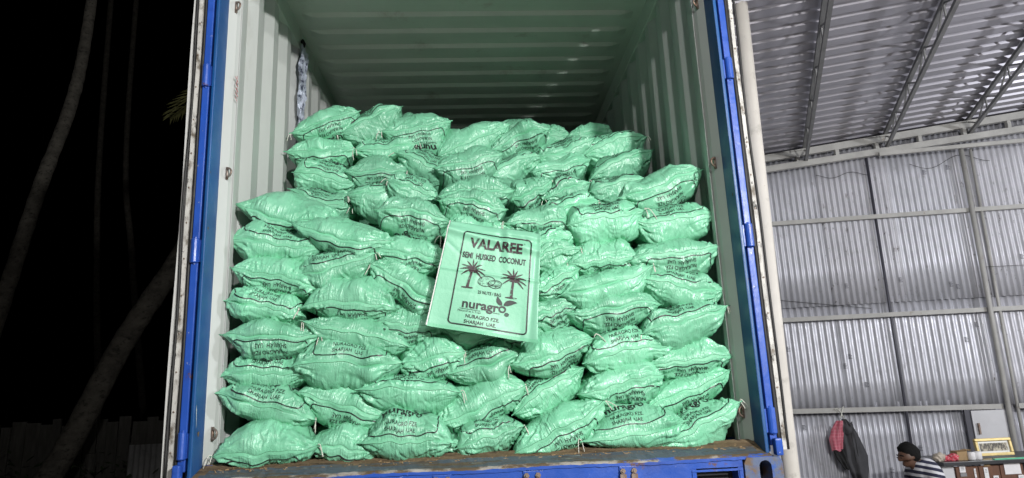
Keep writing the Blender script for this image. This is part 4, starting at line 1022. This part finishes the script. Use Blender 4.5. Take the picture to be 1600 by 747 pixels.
cloth_piece('checked_scarf', 'check', 'red checked cloth hanging on the tin wall against the grey jacket', [(0, 0.40), (0.25, 0.345), (0.6, 0.30), (1, 0.315)], [(0, 0.48), (0.3, 0.475), (0.7, 0.45), (1, 0.43)], -0.16, -0.485, 0.07, 1, 'scarf')
jk = cloth_piece('grey_jacket', 'jacket', 'charcoal grey jacket hanging on the tin wall beside a red checked cloth', [(0, 0.47), (0.12, 0.455), (0.3, 0.445), (0.7, 0.45), (1, 0.50)], [(0, 0.515), (0.1, 0.575), (0.3, 0.63), (0.62, 0.695), (0.85, 0.685), (1, 0.665)], -0.145, -0.80, 0.05, 2, 'jacket', thick=0.055)
m = MB()
for c in (0.3, 0.62):
    m.tube([sp(0.50 + 0.1 * c + 0.02 * t, -0.2 - 0.5 * t, 0.108 + 0.006 * math.sin(5 * t)) for t in np.linspace(0, 1, 8)], 0.004, 5)
m.build('fold_shade', M['black_cloth'], jk, smooth=True)  # black rods put the shade of the folds into colour
m = MB(); m.grid([[sp(0.47 + 0.10 * c, -0.17 - 0.13 * t - 0.03 * math.sin(math.pi * c), 0.085 + 0.035 * math.sin(math.pi * t) * math.sin(math.pi * c)) for c in np.linspace(0, 1, 9)] for t in np.linspace(0, 1, 7)]); m.build('hood', M['jacket'], jk, smooth=True, solid=0.006)
cloth_piece('black_net_bag', 'black_cloth', 'black net bag hanging below the red checked cloth', [(0, 0.325), (0.4, 0.35), (0.8, 0.40), (1, 0.43)], [(0, 0.45), (0.5, 0.475), (1, 0.47)], -0.47, -0.69, 0.055, 3, 'bag', thick=0.03)
hk = MB(); hk.tube([sp(0.48 + 0.05 * (t - 0.5), -0.145 + 0.14 * t, 0.06) for t in np.linspace(0, 1, 5)], 0.005, 5); hk.tube([sp(0.50, -0.145, 0.06), sp(0.47, -0.06, 0.05), sp(0.43, -0.02, 0.045), sp(0.41, -0.05, 0.04)], 0.004, 5)
hk.build('hanging_cord', M['string'], jk, smooth=True)

# ------------------------------------------------------------------ the seated man
def skin_obj(name, nodes, edges, mt, parent=None, root=0, sub=2):
    me = bpy.data.meshes.new(name); me.from_pydata([n_[:3] for n_ in nodes], edges, []); me.materials.append(mt)
    o = bpy.data.objects.new(name, me); COL.objects.link(o)
    md = o.modifiers.new('skin', 'SKIN'); md.use_smooth_shade = True
    for i, n_ in enumerate(nodes):
        sv = me.skin_vertices[0].data[i]; r_ = n_[3]; sv.radius = (r_, n_[4] if len(n_) > 4 else r_); sv.use_root = (i == root)
    md = o.modifiers.new('sub', 'SUBSURF'); md.levels = sub; md.render_levels = sub
    if parent is not None: o.parent = parent
    return o
# local frame: x = picture right, y away, z up from the ground; he faces -x, bent forward
PX, PY = 3.885, 3.30
N_ = []; E_ = []
def nd(x, y, z, r_, r2=None): N_.append((x, y, z, r_, r2 or r_)); return len(N_) - 1
def ln_(*ids): E_.extend([(a_, b_) for a_, b_ in zip(ids[:-1], ids[1:])])
pel = nd(0.22, 0, 0.55, 0.135, 0.16); wa = nd(0.185, 0, 0.70, 0.12, 0.15); ch = nd(0.145, 0, 0.86, 0.095, 0.13); up = nd(0.095, 0, 0.955, 0.062, 0.095); ne = nd(0.050, 0, 1.01, 0.048); nh = nd(0.006, 0, 1.050, 0.054)
hd_ = nd(-0.026, 0, 1.092, 0.088, 0.076); cr_ = nd(-0.012, 0, 1.135, 0.070, 0.062)
jaw = nd(-0.048, 0, 1.015, 0.046, 0.044); chin = nd(-0.058, 0, 0.980, 0.022, 0.024); nose = nd(-0.112, 0, 1.035, 0.010)
ln_(pel, wa, ch, up, ne, nh, hd_, cr_); ln_(nh, jaw, chin); ln_(hd_, nose)
for sy in (-1, 1):
    ear = nd(0.008, sy * 0.080, 1.065, 0.014); ln_(hd_, ear)
    sh = nd(0.110, sy * 0.175, 0.930, 0.055); el = nd(0.09, sy * 0.235, 0.66, 0.044); wr = nd(-0.12, sy * 0.17, 0.60, 0.029); pa = nd(-0.185, sy * 0.155, 0.595, 0.030, 0.036)
    ln_(up, sh, el, wr, pa)
    for k, (dy, L) in enumerate(((-0.030, 0.070), (-0.010, 0.082), (0.010, 0.076), (0.030, 0.058))):
        f1 = nd(-0.215, sy * 0.155 + dy, 0.598, 0.0095); f2 = nd(-0.215 - L * 0.55, sy * 0.155 + dy, 0.590, 0.0085); f3 = nd(-0.215 - L * 0.85, sy * 0.155 + dy, 0.566, 0.0075); ln_(pa, f1, f2, f3)
    t1 = nd(-0.165, sy * 0.155 - sy * 0.045, 0.59, 0.011); t2 = nd(-0.20, sy * 0.155 - sy * 0.062, 0.575, 0.009); ln_(pa, t1, t2)
    hip = nd(0.17, sy * 0.095, 0.53, 0.088); kn = nd(-0.22, sy * 0.14, 0.52, 0.062); an = nd(-0.18, sy * 0.14, 0.10, 0.042); to = nd(-0.34, sy * 0.15, 0.035, 0.034)
    ln_(pel, hip, kn, an, to)
man = skin_obj('person', N_, E_, M['skin'], root=pel)
man.location = (PX, PY, GZ + 0.005); tag(man, 'man in a navy and white striped shirt bending his head beside the counter', 'person')
N_, E_ = [], []
pel = nd(0.22, 0, 0.58, 0.150, 0.175); wa = nd(0.185, 0, 0.70, 0.138, 0.165); ch = nd(0.145, 0, 0.86, 0.115, 0.155); up = nd(0.095, 0, 0.962, 0.086, 0.125); ne = nd(0.060, 0, 1.030, 0.068)
ln_(pel, wa, ch, up, ne)
for sy in (-1, 1):
    sh = nd(0.112, sy * 0.178, 0.934, 0.072); el = nd(0.095, sy * 0.226, 0.73, 0.060); ln_(up, sh, el)
skin_obj('shirt', N_, E_, M['stripes'], man, root=pel)
N_, E_ = [], []
pel = nd(0.22, 0, 0.54, 0.145, 0.17)
for sy in (-1, 1):
    hip = nd(0.17, sy * 0.095, 0.53, 0.098); kn = nd(-0.22, sy * 0.14, 0.522, 0.075); an = nd(-0.18, sy * 0.14, 0.14, 0.058); ln_(pel, hip, kn, an)
skin_obj('trousers', N_, E_, M['trousers'], man, root=pel)
bm = bmesh.new(); bmesh.ops.create_icosphere(bm, subdivisions=4, radius=1)
hv = np.random.default_rng(4)
for v in bm.verts:
    c = v.co.normalized(); k = 1 + 0.035 * math.sin(17 * c.x + 9 * c.z) * math.sin(14 * c.y + 5) + hv.normal() * 0.022
    # hair cap: pulled in over the face side
    face = max(0, -c.x * 0.75 - c.z * 0.66 - 0.30)
    k *= 1 - 0.36 * min(1, face * 1.5)
    v.co = Vector((c.x * 0.098 * k - 0.004, c.y * 0.088 * k, c.z * 0.094 * k + 1.104 - (0.022 * max(0, c.x))))
me = bpy.data.meshes.new('hair'); bm.to_mesh(me); bm.free(); me.materials.append(M['hair']); me.polygons.foreach_set('use_smooth', [True] * len(me.polygons))
ha = bpy.data.objects.new('hair', me); COL.objects.link(ha); ha.parent = man
for sy in (-1, 1):
    m = MB(); m.lathe((0, 0, 0), [(0.008, 0), (0.006, 0.004), (0.002, 0.005)], 8); o = m.build('eye', M['black_cloth'], man); o.location = (-0.098, sy * 0.03, 1.062); o.rotation_euler = (0, R(-115), 0)
    m = MB(); m.tube([(-0.100, sy * 0.015, 1.082), (-0.097, sy * 0.035, 1.084), (-0.085, sy * 0.05, 1.078)], 0.005, 5); m.build('eyebrow', M['hair'], man, smooth=True)
# stool under him
st = MB(); st.lathe((0, 0, 0), [(0.15, 0.38), (0.17, 0.385), (0.17, 0.41), (0.15, 0.415)], 20)
so = st.build('stool', M['wood'], loc=(PX + 0.22, PY, GZ)); tag(so, 'wooden stool under the man in the striped shirt', 'stool')
for a_ in (0.8, 2.4, 3.9, 5.5):
    m = MB(); m.tube([(0.11 * math.cos(a_), 0.11 * math.sin(a_), 0.379), (0.16 * math.cos(a_), 0.16 * math.sin(a_), 0.0)], 0.018, 8); m.build('leg', M['wood'], so, smooth=True)

# ------------------------------------------------------------------ palms and fence in the dark on the left
def frond_mesh(seed, L=3.0):
    r_ = np.random.default_rng(seed); m = MB(); t = np.linspace(0, 1, 26)
    ax = [Vector((L * 0.85 * q, 0, L * (0.30 * q - 0.62 * q * q))) for q in t]
    m.tube(ax, [0.03 * (1 - 0.85 * q) for q in t], 5)
    for i in range(2, 26):
        q = t[i]; ln2 = 0.62 * math.sin(math.pi * (0.12 + 0.80 * q)) + 0.12
        for side in (-1, 1):
            for h_ in (0, 0.5):
                b0 = ax[i - 1] + (ax[i] - ax[i - 1]) * h_; a_ = r_.uniform(0.55, 0.95)
                tip = b0 + Vector((ln2 * a_ * 0.75, side * ln2 * a_, -ln2 * r_.uniform(0.35, 0.75))); wv = Vector((0.028, 0, 0.012))
                mid = (b0 + tip) / 2 + Vector((0, 0, 0.06))
                m.add([b0[:], (mid + wv)[:], tip[:], (mid - wv)[:]], [(0, 1, 2, 3)])
    me = bpy.data.meshes.new('frond'); me.from_pydata(m.v, [], m.f); me.materials.append(M['frond']); return me
FRONDS = [frond_mesh(i) for i in range(3)]
def palm(path, r0, r1, label, nf=13, scale=1.0, seed=0, yaws=None):
    r_ = np.random.default_rng(seed); pts = []
    P = [Vector(p) for p in path]; n_ = 60
    for i in range(n_ + 1):                                  # Catmull-Rom through the path
        f = i / n_ * (len(P) - 1); k = min(int(f), len(P) - 2); u = f - k
        a_, b_, c_, d_ = P[max(k - 1, 0)], P[k], P[k + 1], P[min(k + 2, len(P) - 1)]
        pts.append(0.5 * ((2 * b_) + (c_ - a_) * u + (2 * a_ - 5 * b_ + 4 * c_ - d_) * u * u + (3 * b_ - a_ - 3 * c_ + d_) * u ** 3))
    base = P[0]; root = tag(empty('palm_tree', base), label, 'palm tree', 'palm trees in the dark')
    m = MB(); rad = [(r0 + (r1 - r0) * i / n_) * (1 + 0.035 * ((i % 2) * 2 - 1) + 0.02 * r_.normal()) * (1.25 if i == 0 else 1) for i in range(n_ + 1)]
    m.tube([p - base for p in pts], rad, 12); m.build('trunk', M['bark'], root, smooth=True)
    fixed = yaws is not None; yaws = yaws or [k * 2 * math.pi / nf for k in range(nf)]
    for k, yw in enumerate(yaws):
        o = bpy.data.objects.new('frond', FRONDS[k % 3]); COL.objects.link(o); o.parent = root; o.location = pts[-1] - base
        o.rotation_euler = (r_.uniform(-0.3, 0.3), -0.15 if fixed and k == 0 else r_.uniform(-0.75, 0.65), yw + (0 if fixed and k == 0 else r_.uniform(-0.2, 0.2))); s_ = scale * r_.uniform(0.85, 1.15); o.scale = (s_, s_, s_)
palm([(-9.45, 10, GZ), (-8.73, 10, 2.0), (-8.265, 10, 4.45), (-7.86, 10, 6.15), (-7.70, 10, 7.6), (-7.65, 10, 10.0), (-7.7, 10, 13.0)], 0.15, 0.085, 'tall curved palm trunk at the left edge of the yard', seed=1)
palm([(-6.75, 7, GZ), (-5.80, 7, -0.55), (-4.993, 7, 1.18), (-4.245, 7, 2.50), (-3.276, 7, 4.42), (-3.12, 7.1, 4.85), (-3.1, 7.2, 5.15)], 0.175, 0.105, 'thick palm trunk leaning towards the blue container', seed=2, scale=0.62, yaws=[3.05, 0.2, 0.9, -0.7, 1.6])
palm([(-13.0, 26, GZ), (-14.25, 26.0, 6.7), (-14.9, 26, 12.0), (-15.1, 26, 26.0)], 0.14, 0.10, 'thin faint palm trunk close behind the leaning one', seed=3, nf=9)
palm([(-15.0, 26, GZ), (-15.15, 26, 1.5), (-15.6, 26, 5.95), (-16.0, 26, 12.0), (-16.3, 26, 27.0)], 0.14, 0.11, 'thin upright faint palm trunk far back in the dark', nf=9, seed=4, scale=0.7)

fe = tag(empty('board_fence', (-7.5, 8.2, GZ)), 'weathered upright board fence in the dark behind the palm trunks', 'fence')
fr2 = np.random.default_rng(12); x = -4.6; k = 0
while x < 5.6:
    wd = fr2.uniform(0.13, 0.24); h_ = 1.66 + fr2.uniform(-0.06, 0.05)
    m = MB(); m.box(x, x + wd - 0.012, -0.012 + fr2.uniform(-0.01, 0.01), 0.012, 0.02, h_); o = m.build('fence_board', M['board'], fe); o.rotation_euler = (0, fr2.normal() * 0.008, 0); x += wd
for z in (0.45, 1.25):
    m = MB(); m.box(-4.6, 5.6, 0.026, 0.07, z, z + 0.07); m.build('fence_rail', M['board'], fe)
tp = tag(empty('tin_panel', (-4.55, 7.2, GZ)), 'low corrugated tin panel leaning at the fence near the container', 'panel')
m = MB(); m.grid([[(u, 0.012 * math.sin(u * 2 * math.pi / 0.076) + 0.05 * t, 1.32 * t) for u in np.linspace(-0.35, 0.45, 90)] for t in (0, 0.5, 1)]); m.build('tin_sheet', M['joist_steel'], tp, smooth=True, solid=0.001)
po = MB(); po.tube([(-5.45, 7.3, GZ), (-5.42, 7.3, -0.28)], [0.075, 0.065], 10); tag(po.build('fence_post', M['board'], smooth=True), 'short round post in front of the dark fence', 'post')
wd_ = MB(); wr_ = np.random.default_rng(8)
for c in range(26):
    cx = wr_.uniform(-8.5, -4.4); cy = wr_.uniform(6.9, 7.9); hh = wr_.uniform(0.5, 1.3)
    for b_ in range(34):
        x0 = cx + wr_.normal() * 0.22; y0 = cy + wr_.normal() * 0.15; z0 = GZ + wr_.uniform(0.0, hh); a_ = wr_.uniform(0, 6.28); L = wr_.uniform(0.06, 0.16); e_ = wr_.uniform(-0.6, 0.9)
        d = Vector((math.cos(a_), math.sin(a_), e_)) * L; s_ = Vector((-math.sin(a_), math.cos(a_), 0.2)) * L * 0.28; p = Vector((x0, y0, z0))
        wd_.add([p[:], (p + d * 0.5 + s_)[:], (p + d)[:], (p + d * 0.5 - s_)[:]], [(0, 1, 2, 3)])
tag(wd_.build('weeds', M['weed']), kind='stuff')
